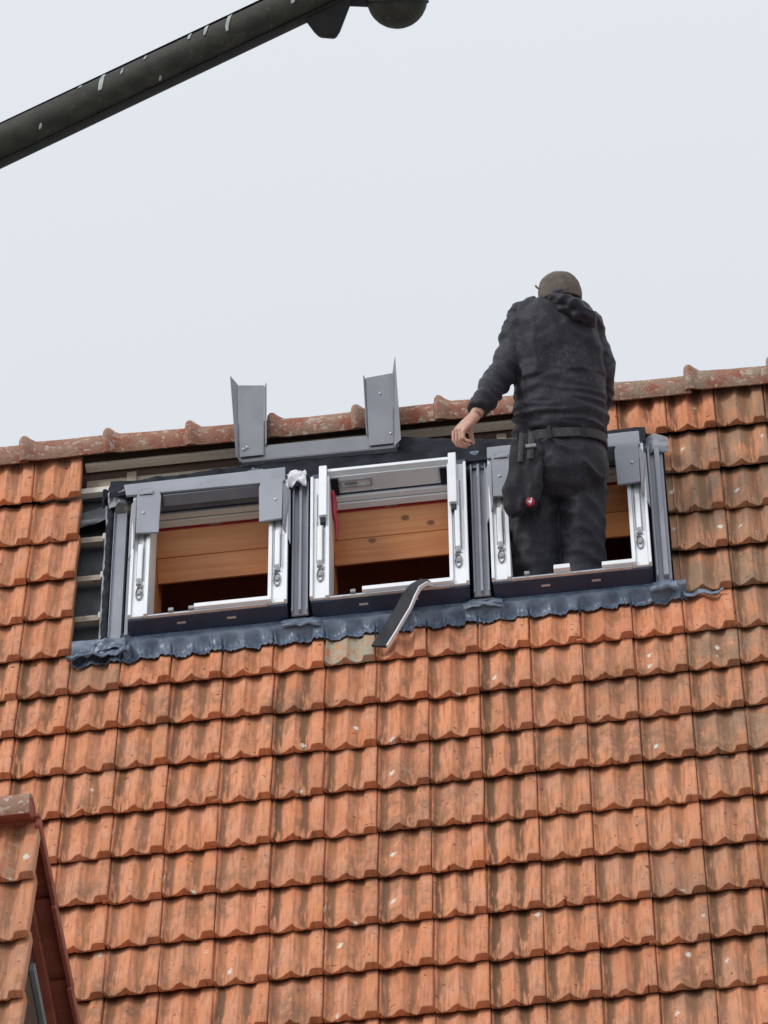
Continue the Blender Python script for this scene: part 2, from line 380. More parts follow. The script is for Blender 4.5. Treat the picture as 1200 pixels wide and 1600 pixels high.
# ------------------------------------------------------------------ tile shape
PROF = [(-0.10, 6), (-0.005, 6), (0.026, 6), (0.034, 21), (0.056, 19), (0.085, 9), (0.12, 2), (0.17, 0), (0.22, 2), (0.29, 9), (0.35, 18),
        (0.39, 24), (0.42, 27), (0.445, 27.5), (0.465, 24), (0.485, 18), (0.52, 13), (0.57, 7), (0.625, 1.5), (0.67, 0), (0.715, 1.5), (0.75, 8), (0.775, 22), (0.795, 28.5), (0.83, 30), (0.95, 30), (0.988, 28.5), (1.0, 25)]
def prof(t):
    t = t - math.floor(t)
    for (a, x), (b, y) in zip(PROF, PROF[1:]):
        if a <= t <= b: return (x + (y - x) * (t - a) / (b - a)) / 1000
    return 0.02
DROP = 0.049
TILT = math.atan(DROP / GA)
PK = 0.88          # depth of the rolls
def tile_geo(seed):
    rr = random.Random(seed)
    n = len(PROF)
    def h(i): return (PROF[i][1] / 1000 - 0.030) * PK
    jit = [rr.uniform(-0.0015, 0.0015) for _ in range(n)]
    jy = [0.006 * noise.noise((i * 0.45, seed * 3.1, 0)) - (0.012 * (1 - PROF[i][1] / 30.0) if PROF[i][0] > 0.03 else -0.006) for i in range(n)]
    chip = rr.randrange(4, n) if seed % 3 == 0 else -9
    rings = []
    base = [-0.0385 + 0.0015 * noise.noise((i * 0.8, seed, 4)) for i in range(n)]
    rings.append([(PROF[i][0] * TW, 0.006 + jy[i], min(base[i], h(i) - 0.010)) for i in range(n)])
    rings.append([(PROF[i][0] * TW, 0.001 + jy[i] + (0.009 if abs(i - chip) < 1 else 0), h(i) - 0.005 + jit[i]) for i in range(n)])
    rings.append([(PROF[i][0] * TW, 0.007 + jy[i] + (0.009 if abs(i - chip) < 1 else 0), h(i) - 0.0005 + jit[i] * 0.5) for i in range(n)])
    rings.append([(PROF[i][0] * TW, 0.21, h(i)) for i in range(n)])
    rings.append([(PROF[i][0] * TW, 0.29, h(i) * 0.82) for i in range(n)])
    rings.append([(PROF[i][0] * TW, 0.335, h(i) * 0.52) for i in range(n)])
    rings.append([(PROF[i][0] * TW, 0.405, h(i) * 0.5 - 0.001) for i in range(n)])
    vs = [p for r in rings for p in r]; fs = []
    K = len(rings)
    for k in range(K - 1):
        for i in range(n - 1): fs.append((k * n + i, k * n + i + 1, (k + 1) * n + i + 1, (k + 1) * n + i))
    o = len(vs)
    vs += [(PROF[0][0] * TW, 0.405, -0.040), (PROF[-1][0] * TW, 0.405, -0.040)]
    fs += [tuple([k * n for k in range(K)] + [o]), tuple([n - 1, o + 1] + [(k + 1) * n - 1 for k in range(K - 1, 0, -1)]), (0, o, o + 1, n - 1),
           tuple([o] + [(K - 1) * n + i for i in range(n)] + [o + 1])]
    return vs, fs
def tile_mesh(name, geos):
    """geos: list of (geo, matrix or None, rnd)"""
    vs = []; fs = []; uv = []; rn = []
    for (v, f), m, r in geos:
        o = len(vs)
        vs += [tuple(m @ Vector(p)) for p in v] if m else v
        for q in f:
            fs.append(tuple(i + o for i in q)); rn.append(r)
            uv += [(v[i][0], v[i][1]) for i in q]
    me = bpy.data.meshes.new(name); me.from_pydata(vs, [], fs)
    lay = me.uv_layers.new(name="UVMap")
    lay.data.foreach_set("uv", [c for p in uv for c in p])
    if len(geos) > 1:
        a = me.attributes.new("rnd", 'FLOAT', 'FACE'); a.data.foreach_set("value", rn)
    me.polygons.foreach_set("use_smooth", [True] * len(fs)); me.set_sharp_from_angle(angle=R(48))
    me.materials.append(M_CLAY); me.update()
    return me
GEOS = [tile_geo(i) for i in range(9)]
TILES = [tile_mesh("roof_tile", [(gq, None, 0.0)]) for gq in GEOS]

# ================================================================== the house
house = empty("house", (0, 1.35, 0), "large house with steep orange clay-tiled roof and three roof windows below the ridge", "house")
EAVE = -10 * GA
APEX = 2.10
ay, az = APEX * cp, APEX * spn + H0
HX = 7.0
wl = MB()
ey = EAVE * cp + 0.45
wl.box((-HX + 0.3, ey, 0), (HX - 0.3, 2 * ay - ey, EAVE * spn + H0 - 0.15))
part("wall", wl, M_STUCCO, house, Matrix())
for sx in (-1, 1):
    gb = MB().prism([(sx * (HX - 0.28), ey, EAVE * spn + H0 - 0.14), (sx * (HX - 0.28), 2 * ay - ey, EAVE * spn + H0 - 0.14), (sx * (HX - 0.28), ay, az - 0.55)], (-sx * 0.3, 0, 0))
    part("gable_wall", gb, M_STUCCO, house, Matrix())

WX = [-1.262, -0.481, 0.298]; WW = 0.683; V0, V1 = 0.33, 1.45
# roof underlay with the three openings (underlay above, boards below), and the rear slope
us = [-HX, WX[0], WX[0] + WW, WX[1], WX[1] + WW, WX[2], WX[2] + WW, HX]
vsn = [EAVE - 0.02, V0, V1, 2.0]
dk = MB()
for n_ in (-0.14, -0.37):
    for i in range(7):
        for j in range(3):
            if j == 1 and i in (1, 3, 5): continue
            a, b, c, d = us[i], us[i + 1], vsn[j], (vsn[j + 1] if j < 2 or n_ > -0.2 else 1.62)
            dk.add([(a, c, n_), (b, c, n_), (b, d, n_), (a, d, n_)], [(0, 1, 2, 3)])
roof = part("roof", dk, M_UNDER, house, MR)
rear = MB()
Mi = MR.inverted()
def rearpt(u, d, n): return Mi @ Vector((u, ay + d * cp + n * spn, az - d * spn + n * cp))
for n_ in (-0.10, -0.34):
    d0_ = 0.13 if n_ > -0.2 else 0.42
    rear.add([rearpt(-HX, d0_, n_), rearpt(HX, d0_, n_), rearpt(HX, 5.6, n_), rearpt(-HX, 5.6, n_)], [(0, 1, 2, 3)])
part("rear_slope", rear, M_VERGE, roof)
part("ridge_gap_board", MB().box((-HX + 0.4, ay - 0.02, az - 0.42), (HX - 0.4, ay + 0.02, az - 0.045)), M_DARKW, roof, Matrix())  # added board, blocks sky light leaking in under the ridge tiles
fl = MB().box((-HX + 0.4, 0.22, H0 - 0.25), (HX - 0.4, 4.2, H0 - 0.05))
part("attic_floor", fl, M_DARKW, house, Matrix())
bw = MB().box((-HX + 0.4, 2.55, H0 - 0.04), (HX - 0.4, 2.65, H0 + 1.0))
part("knee_wall", bw, M_DARKW, house, Matrix())

# tiles
LD = {-5: -.015, -4: -.04, -3: -.045, -2: -.04, -1: -.028, 0: -.004, 1: .024, 2: .027, 3: .016, 4: .012, 5: .014, 6: .014, 7: .002}
RD = {-5: .035, -4: .012, -3: -.016, -2: -.009, -1: -.02, 0: -.02, 1: .014, 2: .016, 3: .006, 4: 0, 5: -.008, 6: -.012, 7: -.012, 8: -.018, 9: -.015}
def dv(c, r):
    if c < 0: return LD.get(r, 0) * min(1.0, -c / 6.5)
    return RD.get(r, 0) * min(1.0, c / 5.5)
def tile_mat(c, r):
    rr = random
    return Matrix.Translation(((c - 1) * TW + rr.uniform(-.002, .002), -r * GA + dv(c, r) + rr.uniform(-.006, .006), rr.uniform(-.004, .004))) @ \
        Matrix.Rotation(-TILT * (0.25 if r == -5 else 1.0) + rr.uniform(-.009, .009), 4, 'X') @ Matrix.Rotation(rr.uniform(-.009, .009), 4, 'Z')
def present(c, r):
    if r >= 0: return True
    if r == -5: return c <= -7 or c >= 4
    return c <= -7 or c >= 6
def is_near(c, r):
    if r < 0: return -11 <= c <= 10
    return -10 <= c <= 9 and r <= 9
def look(c, r):
    age = random.uniform(0.0, 0.22); st = random.uniform(0.4, 1.0); li = random.uniform(0, 0.18)
    if random.random() < 0.12: li = random.uniform(0.25, 0.45)
    if c >= 6 and -4 <= r <= -1: age = random.uniform(0.75, 1.0); li = random.uniform(0.2, 0.45); st = 0.8
    if r == -5 and c >= 7: age = 0.8
    if r == -5 and c in (5, 6): st = 0.9; age = 0.05
    if c >= 7 and r == 0: age = 0.75
    if c >= 5 and r >= 1: age = random.uniform(0.2, 0.6); li = random.uniform(0.1, 0.4)
    if c >= 6 and r in (1, 3): age = 0.85; li = 0.5
    if c >= 3 and r >= 1: age = max(age, random.uniform(0.15, 0.4))
    if r == 0 and -6 <= c <= 6: age = 0.0; st = 0.35; li = random.uniform(0, 0.1)
    if r == 0 and c == -1: li = 0.95; age = 0.3
    if r == 0 and c == -6: age = 0.7; st = 0.2
    if c == 2 and r >= 1: st = 1.15; age = 0.2
    if c == -2 and 1 <= r <= 4: st = 1.1
    if c <= -7 and r < 0: age = random.uniform(0.05, 0.2); st = 0.5; li = random.uniform(0.05, 0.3)
    return (age, st, li, 1)
far = []
for r in range(-5, 11):
    for c in range(-31, 33):
        if not present(c, r): continue
        if is_near(c, r):
            o = bpy.data.objects.new("tile", random.choice(TILES))
            COL.objects.link(o); o.parent = roof; o.matrix_local = tile_mat(c, r); o.color = look(c, r)
        else:
            far.append((random.choice(GEOS), tile_mat(c, r), random.random()))
o = bpy.data.objects.new("tiling", tile_mesh("tiling", far)); COL.objects.link(o); o.parent = roof; o.color = (0.15, 0.5, 0.1, 1); o["kind"] = "stuff"

# ridge tiles
def ridge_geo(seed):
    rr = random.Random(seed)
    prof_s = [(0.0, 0.113), (0.004, 0.131), (0.016, 0.143), (0.032, 0.140), (0.052, 0.122), (0.075, 0.109), (0.2, 0.106), (0.31, 0.105), (0.41, 0.104)]
    m = MB(); rings = []
    for s_, r_ in prof_s:
        ring = []
        for k in range(19):
            a = R(-6 + 192 * k / 18)
            q = r_ + 0.005 * noise.noise((s_ * 9, k * 0.35, seed)) + 0.002 * noise.noise((s_ * 40, k * 0.9, seed + 5))
            ring.append((s_, -q * math.cos(a), q * math.sin(a)))
        for k in range(18, -1, -1):
            a = R(-6 + 192 * k / 18); q = r_ - 0.018
            ring.append((s_, -q * math.cos(a), q * math.sin(a)))
        rings.append(ring)
    m.rings(rings); return m
RG = [ridge_geo(i).mesh("ridge_tile", M_RIDGE, 50) for i in range(4)]
for k in range(-16, 16):
    u = 0.062 + 0.3725 * k + random.uniform(-.004, .004)
    if u < -HX or u > HX - 0.3: continue
    sag = -0.014 * math.exp(-((u + 0.4) / 0.9) ** 2) + (0.012 if u > 0.9 else 0)
    o = bpy.data.objects.new("ridge_tile", RG[k % 4])
    link(o, roof, Matrix.Translation((u, ay, az - 0.077 + sag)) @ Matrix.Rotation(random.uniform(-.012, .012), 4, 'Y') @ Matrix.Rotation(random.uniform(-.008, .008), 4, 'Z'))
    o.color = (0.9 if u > 0.3 else random.uniform(0.25, 0.75), 0, 0, 1)

# battens left bare where the tiles are off
def batten(u0, u1, v, wdt, n1, th, mat, dvv=0.0):
    m = MB(); n = 8; rings = []
    for i in range(n + 1):
        u = u0 + (u1 - u0) * i / n; j = 0.002 * noise.noise((u * 4, v * 7, 1)); vv = v + dvv * i / n
        rings.append([(u, vv - wdt / 2, n1 - th + j), (u, vv + wdt / 2, n1 - th + j), (u, vv + wdt / 2, n1 + j), (u, vv - wdt / 2, n1 + j)])
    m.rings(rings)
    return part("batten", m, mat, roof, bevel=0.002)
for v in (0.70, 1.05, 1.39):
    batten(-1.72, -1.40, v, 0.045, -0.088, 0.026, M_OLDW)
    batten(-1.425, -1.392, v + 0.004, 0.05, -0.078, 0.034, M_PALEW)
    batten(1.03, 1.22, v, 0.045, -0.088, 0.026, M_OLDW)
batten(-1.72, -1.385, 1.82, 0.045, -0.078, 0.03, M_PALEW)
batten(-1.515, 0.62, 1.973, 0.020, -0.028, 0.040, M_OLDW2)
batten(-1.515, 0.62, 1.905, 0.075, -0.098, 0.03, M_OLDW)
for u in (-1.312, 0.35, -0.42):
    m = MB().box((u - 0.022, 1.50, -0.138), (u + 0.022, 2.02, -0.086)); part("counter_batten", m, M_OLDW, roof, bevel=0.002)

def sheet(us_, vs_, fn, th=0.003):
    """wavy sheet: fn(i, j) -> point; thickness along n"""
    m = MB(); nu, nv = us_, vs_; top = [[Vector(fn(i / (nu - 1), j / (nv - 1))) for i in range(nu)] for j in range(nv)]
    vv = [p for r_ in top for p in r_] + [p - Vector((0, 0, th)) for r_ in top for p in r_]
    fs = []; K = nu * nv
    for j in range(nv - 1):
        for i in range(nu - 1):
            a = j * nu + i; q = (a, a + 1, a + 1 + nu, a + nu); fs += [q, tuple(K + x for x in q[::-1])]
    for i in range(nu - 1):
        fs += [(i, K + i, K + i + 1, i + 1), ((nv - 1) * nu + i, (nv - 1) * nu + i + 1, K + (nv - 1) * nu + i + 1, K + (nv - 1) * nu + i)]
    for j in range(nv - 1):
        fs += [(j * nu, (j + 1) * nu, K + (j + 1) * nu, K + j * nu), (j * nu + nu - 1, K + j * nu + nu - 1, K + (j + 1) * nu + nu - 1, (j + 1) * nu + nu - 1)]
    return m.add(vv, fs)
nz = lambda *a: noise.noise(a)
# loose underlay folds in the open strip on the left
def fold(i, j):
    u = -1.60 + 0.215 * i; v = 1.50 + 0.16 * j
    return (u, v + 0.03 * i, -0.105 + 0.03 * math.sin(j * 5.5 + i * 1.7) + 0.012 * nz(i * 4, j * 5, 2))
part("underlay_fold", sheet(16, 12, fold), M_CRUMP, roof, smooth=60)
def fold2(i, j):
    u = -1.60 + 0.2 * i; v = 0.30 + 0.08 * j
    return (u, v + 0.05 * i + 0.02 * nz(i * 5, 1, 3), -0.085 + 0.02 * math.sin(j * 4 + i * 3) + 0.012 * nz(i * 6, j * 5, 7))
part("underlay_fold", sheet(16, 8, fold2), M_CRUMP, roof, smooth=60)
part("nail_tag", MB().box((-1.53, 0.50, -0.10), (-1.49, 0.525, -0.096)), M_PALEW, roof)

# ================================================================== flashing
def collar(i, j):
    u = -1.375 + 2.37 * i
    vc_ = 1.60 + 0.15 * math.exp(-((u + 0.22) / 0.42) ** 2) + 0.012 * nz(u * 6, 0, 3)
    if j < 0.75: v = 1.44 + (vc_ - 1.44) * j / 0.75; n = 0.085 - 0.012 * j
    else: v = vc_ + 0.13 * (j - 0.75) / 0.25; n = 0.076 - 0.16 * ((j - 0.75) / 0.25) ** 0.8
    return (u, v, n + 0.009 * nz(u * 9, v * 12, 4) + 0.006 * nz(u * 26, v * 20, 9))
fl_root = sheet(140, 16, collar)
flash = part("flashing", fl_root, M_BLACK, house, MR, smooth=60)
flash["label"] = "black foil collar and grey metal flashing round the three roof windows"
# pleated apron: starts at the frames, follows the tile rolls, ends in a scalloped edge
def tn(u, v): return (prof(u / TW) - 0.030) * 0.88 - (v + 0.0) * math.tan(TILT)
def apron(i, j):
    u = -1.515 + 2.63 * i
    lo = 0.185 + 0.055 * i + 0.014 * nz(u * 9, 0.3, 5) - 0.012 * math.cos(2 * math.pi * (u / TW * 2 + 0.2))
    v = V0 + 0.005 - (V0 - lo) * j
    if u < WX[0] - 0.04: v += 0.0
    k = min(1, max(0, (j - 0.25) / 0.45)); k = k * k * (3 - 2 * k)
    flat = 0.012 - 0.018 * j
    n = flat * (1 - k) + (tn(u, v) + 0.011) * k
    cr = 0.003 * nz(u * 38, v * 30, 2) + 0.0025 * nz(u * 80, v * 60, 8) + 0.0042 * abs(math.sin(u * 150 + v * 22 + 4 * nz(u * 7, v * 6, 0))) * (0.7 + 1.0 * nz(u * 9, v * 12, 6)) + 0.004 * (1 - 2 * abs(nz(u * 55, v * 38, 14)))
    return (u, v, n + cr * (0.15 + 1.05 * k))
part("apron", sheet(640, 16, apron, 0.002), M_LEAD, flash, smooth=70)
def tail(i, j):
    u = 1.10 + 0.17 * i; v = 0.262 + 0.05 * j * (1 - 0.6 * i)
    return (u, v, tn(u, v) * 0.7 + 0.014 + 0.006 * nz(u * 40, v * 40, 1))
part("apron_tail", sheet(40, 6, tail, 0.004), M_LEAD, flash, smooth=70)
# crumpled corner of the apron at the left end
def corner(i, j):
    u = -1.535 + 0.27 * i; v = 0.20 + 0.17 * j * (0.35 + 0.65 * i)
    return (u, v, 0.012 + 0.022 * nz(i * 6, j * 5, 11) + 0.012 * nz(i * 13, j * 11, 3) - 0.03 * (1 - i) * j)
part("apron_corner", sheet(34, 18, corner, 0.004), M_LEAD, flash, smooth=70)
# side strip on the left: thin edge, black foam, grey channel
part("edge_strip", sheet(4, 30, lambda i, j: (-1.405 + 0.016 * i + 0.006 * nz(j * 7, 0, 1) + 0.012 * j * 0, 0.33 + 1.31 * j, -0.02 + 0.006 * nz(j * 9, 2, i)), 0.012), M_GREY, flash, smooth=50)
fo = MB(); pts = []; rad = []
for k in range(60):
    j = k / 59
    pts.append((-1.376 + 0.006 * nz(j * 16, 0, 3), 0.31 + 1.34 * j, 0.012 + 0.006 * nz(j * 20, 4, 0))); rad.append((0.017 + 0.006 * nz(j * 24, 9, 0), 0.02))
fo.tube(pts, rad, 10); part("foam_strip", fo, M_FOAM, flash, smooth=60)
def channel(u0, u1, v0=0.26, v1=1.50, ribs=((0.06, 0.1), (0.9, 0.98)), base=0.0, nm="gutter_channel", mat=M_GREY, hgt=0.03):
    w = u1 - u0; m = MB()
    m.box((u0, v0, base - 0.01), (u1, v1, base))
    for a, b in ribs: m.box((u0 + a * w, v0 + 0.004, base - 0.004), (u0 + b * w, v1 - 0.003, base + hgt))
    return part(nm, m, mat, flash, bevel=0.003)
channel(-1.358, -1.300, 0.31, 1.40, ((0.0, 0.07), (0.9, 0.99)), 0.02, hgt=0.012)
channel(-1.288, -1.268, 0.30, 1.34, ((0.1, 0.9),), 0.02, hgt=0.02)
channel(-0.566, -0.494, 0.315, 1.44, ((0.0, 0.12), (0.42, 0.60), (0.90, 1.0)), 0.045, hgt=0.022)
channel(0.216, 0.286, 0.32, 1.44, ((0.0, 0.12), (0.42, 0.60), (0.90, 1.0)), 0.045, hgt=0.022)
channel(0.990, 1.060, 0.325, 1.46, ((0.05, 0.2), (0.50, 0.82)), 0.025, hgt=0.026)
for a, b in ((-0.578, -0.567), (-0.4935, -0.483), (0.203, 0.2155), (0.2865, 0.297), (0.982, 0.9895), (-1.2995, -1.2885)):
    part("dark_gap_strip", MB().box((a, 0.30, -0.03), (b, 1.42, 0.0)), M_BLACK, flash)  # black strips put in for the dark gap grooves beside the frames
# crumpled foil pieces above the channels
def crump(name, cu, cv, w, h, n0, seed, mat, amp=0.03):
    def f(i, j):
        return (cu + w * (i - .5) + 0.01 * nz(i * 4, j * 4, seed), cv + h * (j - .5) + 0.012 * nz(i * 5, j * 5, seed + 9),
                n0 + amp * 0.8 * nz(i * 2.6, j * 2.6, seed + 3) + amp * 0.25 * nz(i * 6, j * 6, seed) - 0.05 * ((i - .5) ** 2 + (j - .5) ** 2))
    return part(name, sheet(22, 22, f, 0.003), mat, flash, smooth=55)
crump("foil_patch", -0.545, 1.425, 0.085, 0.12, 0.11, 1, M_PANEL, 0.035)
crump("foil_patch", -0.72, 1.485, 0.11, 0.06, 0.115, 22, M_GREY, 0.03)
crump("foil_patch", 0.25, 1.50, 0.19, 0.17, 0.075, 5, M_LEAD, 0.035)
crump("foil_patch", 0.06, 1.53, 0.30, 0.09, 0.07, 15, M_LEAD, 0.02)
crump("foil_patch", 1.03, 1.50, 0.12, 0.15, 0.05, 8, M_GREY, 0.02)
crump("foil_patch", -1.335, 1.49, 0.10, 0.14, 0.07, 12, M_GREY, 0.04)
crump("foil_patch", -1.39, 1.58, 0.06, 0.14, 0.02, 17, M_BLACK, 0.04)
crump("foil_patch", -1.345, 0.285, 0.13, 0.09, 0.03, 19, M_LEAD, 0.02)
crump("foil_patch", -0.53, 0.305, 0.17, 0.06, 0.030, 41, M_LEAD, 0.010)
crump("foil_patch", 0.25, 0.31, 0.17, 0.06, 0.030, 47, M_LEAD, 0.010)
crump("foil_patch", 1.02, 0.30, 0.12, 0.07, 0.03, 29, M_LEAD, 0.014)

# ================================================================== roof windows
def rbox(name, x0, a, b, mat, par, bevel=0.003, tilt=None):
    return part(name, MB().box((x0 + a[0], a[1], a[2]), (x0 + b[0], b[1], b[2])), mat, par, bevel=bevel)
def window(x0, kind, label):
    T = 0.10; RW = 0.083
    f = MB()
    # casing: outer box in dark metal, four members
    f.box((x0 + 0.003, V0, -0.13), (x0 + WW - 0.003, V0 + 0.045, T - 0.012))
    f.box((x0 + 0.003, V0 + 0.0455, -0.13), (x0 + 0.028, V1 - 0.0505, T - 0.014)); f.box((x0 + WW - 0.028, V0 + 0.0455, -0.13), (x0 + WW - 0.003, V1 - 0.0505, T - 0.014))
    f.box((x0 + 0.003, V1 - 0.05, -0.063), (x0 + WW - 0.003, V1, T - 0.012))
    win = part("roof_window", f, M_FRONT, house, MR, bevel=0.003, label=label)
    # white side rails with their hinge track
    for sgn in (0, 1):
        m = MB()
        def X(a): return x0 + a if sgn == 0 else x0 + WW - a
        def bb(m_, a, b, v0, v1, n0, n1):
            lo, hi = sorted((X(a), X(b))); m_.box((lo, v0, n0), (hi, v1, n1))
        bb(m, 0.0, 0.013, V0 + 0.012, V1 - 0.06, T - 0.012, T + 0.012)
        bb(m, 0.0135, 0.066, V0 + 0.012, V1 - 0.06, T - 0.013, T)
        bb(m, 0.0665, RW, V0 + 0.012, V1 - 0.06, -0.06, T + 0.010)
        part("side_rail", m, M_WHITE, win, bevel=0.0025)
        m = MB(); bb(m, 0.032, 0.054, 0.63, 1.22 if kind == 'bare' and sgn else 0.93, T + 0.002, T + 0.022)
        part("hinge_arm", m, M_WHITE, win, bevel=0.004)
        m = MB(); bb(m, 0.0275, 0.031, 0.64, 1.24, T + 0.001, T + 0.004); bb(m, 0.0555, 0.059, 0.64, 1.24, T + 0.001, T + 0.004)
        part("track_lip", m, M_HOLE, win)
        m = MB(); bb(m, 0.030, 0.058, 0.600, 0.612, T + 0.001, T + 0.012); bb(m, 0.052, 0.058, 0.575, 0.5995, T + 0.001, T + 0.012)
        part("track_hook", m, M_HOLE, win, bevel=0.001)
        # lock: raised oval ring with a pin in it
        cx, cv = X(0.044), 0.53; m = MB(); rings = []
        for k in range(28):
            a = 2 * math.pi * k / 28; ca, sa = math.cos(a), math.sin(a)
            c = Vector((cx + 0.0135 * ca, cv + 0.054 * sa, T + 0.004)); o_ = Vector((ca, 1.6 * sa, 0)) * 0.0028
            rings.append([c - o_, c + Vector((0, 0, 0.006)), c + o_, c - Vector((0, 0, 0.004))])
        rings.append(rings[0]); m.rings(rings, cap=False)
        part("lock_ring", m, M_HOLE, win, smooth=60)
        part("lock_pin", MB().box((cx - 0.007, cv - 0.012, T + 0.0005), (cx + 0.007, cv + 0.022, T + 0.010)), M_HOLE, win, bevel=0.002)
        # pine lining of the jamb
        m = MB(); bb(m, 0.045, 0.065, V0 + 0.06, V1 - 0.06, -0.365, -0.062); part("jamb_board", m, M_PINE, win, bevel=0.002)
    # head: grey panel, two white ribs, pine boards turned upright to catch more sky light
    vh = V1 - 0.05
    m = MB().box((x0 + RW + 0.001, vh - 0.006, 0.012), (x0 + WW - RW - 0.001, vh + 0.004, T - 0.004)); part("head_panel", m, M_GREYD if kind != 'bare' else M_PANEL, win, bevel=0.002)
    for n0, n1, pv in ((-0.026, 0.0, 0.018), (-0.062, -0.03, 0.026)):
        m = MB().box((x0 + RW - 0.002, vh - pv, n0), (x0 + WW - RW + 0.002, vh + 0.003, n1)); part("head_rib", m, M_WHITE if kind == 'bare' else M_PALEW, win, bevel=0.003)
    dn = Vector((0, -spn, -cp)); bk_ = Vector((0, cp, -spn)); p0 = Vector((0, vh - 0.003, -0.067)); L0 = 0.0
    for wd in (0.146, 0.118):
        a_ = p0 + dn * (L0 + 0.0015); b_ = p0 + dn * (L0 + wd)
        c4 = [a_ + Vector((x0 + 0.066, 0, 0)), a_ + Vector((x0 + WW - 0.066, 0, 0)), b_ + Vector((x0 + WW - 0.066, 0, 0)), b_ + Vector((x0 + 0.066, 0, 0))]
        m = MB().prism(c4, bk_ * 0.02); part("head_board", m, M_PINE, win, bevel=0.003)
        L0 += wd
    e4 = [p0 - bk_ * 0.003 + Vector((x0 + RW + 0.002, 0, 0)), p0 - bk_ * 0.003 + Vector((x0 + WW - RW - 0.002, 0, 0)), p0 - bk_ * 0.003 + dn * 0.020 + Vector((x0 + WW - RW - 0.002, 0, 0)), p0 - bk_ * 0.003 + dn * 0.020 + Vector((x0 + RW + 0.002, 0, 0))]
    part("red_edge", MB().prism(e4, bk_ * 0.002), M_RED, win)
    m = MB().box((x0 + 0.31, vh - 0.016, -0.092), (x0 + 0.365, vh - 0.001, -0.070)); part("catch_plate", m, M_HOLE, win, bevel=0.002)
    # sill: thin steel lip and the wide white bar
    rbox("sill_lip", x0, (0.084, V0 + 0.004, T - 0.0115), (WW - 0.084, V0 + 0.014, T + 0.002), M_STEEL, win, 0.001)
    if kind != 'stood': rbox("sill_bar", x0, (0.225 if kind == 'bare' else 0.285, V0 + 0.0145, T - 0.011), (WW - 0.067, V0 + 0.046, T + 0.018), M_WHITE, win)
    else:
        rbox("sill_bar", x0, (0.47, V0 + 0.0145, T - 0.011), (WW - 0.067, V0 + 0.046, T + 0.018), M_WHITE, win)
        rbox("sill_block", x0, (0.265, V0 + 0.0155, T - 0.011), (0.335, V0 + 0.05, T + 0.024), M_WHITE, win)
    for a in (0.185, 0.272) if kind != 'stood' else (0.15,):
        rbox("sill_clip", x0, (a - 0.011, V0 + 0.016, T - 0.011), (a + 0.011, V0 + 0.04, T + 0.012), M_HOLE, win, 0.002)
    for a in (0.225, 0.44):
        rbox("drain_tag", x0, (a - 0.019, V0 - 0.004, 0.052), (a + 0.019, V0 - 0.0005, 0.061), M_STEEL, win, 0.0)
    if kind == 'bare':
        # white sash arms left standing at the top corners
        for sgn in (0, 1):
            def X(a): return x0 + a if sgn == 0 else x0 + WW - a
            lo, hi = sorted((X(0.040), X(0.075)))
            m = MB().box((lo, 0.99, T + 0.0135), (hi, vh + 0.03, T + 0.040)); part("sash_arm", m, M_WHITE, win, bevel=0.004)
            lo, hi = sorted((X(0.045), X(0.068))); part("arm_foot", MB().box((lo, 0.945, T + 0.012), (hi, 0.9895, T + 0.028)), M_RUBBER, win, bevel=0.002)
            lo, hi = sorted((X(0.086), X(0.118))); part("corner_block", MB().box((lo, vh - 0.018, 0.014), (hi, vh - 0.0065, 0.09)), M_BLACK, win, bevel=0.002)
        rbox("head_cap", x0, (0.0755, vh + 0.006, T - 0.011), (WW - 0.0755, vh + 0.03, T + 0.02), M_WHITE, win)
        m = MB(); y = vh - 0.0085
        m.box((x0 + 0.125, y - 0.004, 0.038), (x0 + 0.265, y + 0.0015, 0.043)); m.box((x0 + 0.125, y - 0.004, 0.072), (x0 + 0.265, y + 0.0015, 0.077))
        m.box((x0 + 0.125, y - 0.0039, 0.0432), (x0 + 0.131, y + 0.0015, 0.0718)); m.box((x0 + 0.259, y - 0.0039, 0.0432), (x0 + 0.265, y + 0.0015, 0.0718))
        part("plate_rim", m, M_STEEL, win)
        part("plate_mark", MB().box((x0 + 0.145, y - 0.0035, 0.052), (x0 + 0.20, y + 0.001, 0.062)), M_HOLE, win)
        # red seal hanging at the left jamb
        m = MB().tube([(x0 + 0.092, 1.33, 0.06), (x0 + 0.096, 1.28, 0.03), (x0 + 0.094, 1.22, 0.01), (x0 + 0.102, 1.15, -0.02), (x0 + 0.097, 1.06, -0.03)], [(0.008, 0.014), (0.013, 0.018), (0.012, 0.016), (0.010, 0.012), (0.004, 0.005)], 8)
        part("red_seal", m, M_RED, win, smooth=60)
    else:
        # grey head cover and the cover plates over the hinges
        m = MB().prism([(x0 - 0.03 if kind == 'plain' else x0 + 0.0, 1.365, T + 0.016), (x0 + WW - 0.012, 1.352, T + 0.016), (x0 + WW - 0.012, 1.475, T + 0.016), (x0 - 0.045 if kind == 'plain' else x0, 1.475, T + 0.010)], (0, 0, 0.012))
        part("head_cover", m, M_GREY, win, bevel=0.003)
        rbox("cover_lip", x0, (0.13, 1.352, T - 0.04), (WW - 0.13, 1.358, T + 0.015), M_GREY, win, 0.001)
        for sgn in (0, 1):
            def X(a): return x0 + a if sgn == 0 else x0 + WW - a
            hi_v = 1.363 if sgn == 0 else 1.35
            pl = [(X(0.022), 1.0, T + 0.030), (X(0.122), 0.995, T + 0.026), (X(0.126), hi_v - 0.05, T + 0.026), (X(0.118), hi_v, T + 0.026), (X(0.020), hi_v, T + 0.030)]
            part("hinge_cover", MB().prism(pl, (0, 0, 0.010)), M_GREY, win, bevel=0.003)
            part("rivet", MB().ball((X(0.052), 1.17, T + 0.041), (0.007, 0.009, 0.005), 10), M_STEEL, win, smooth=60)
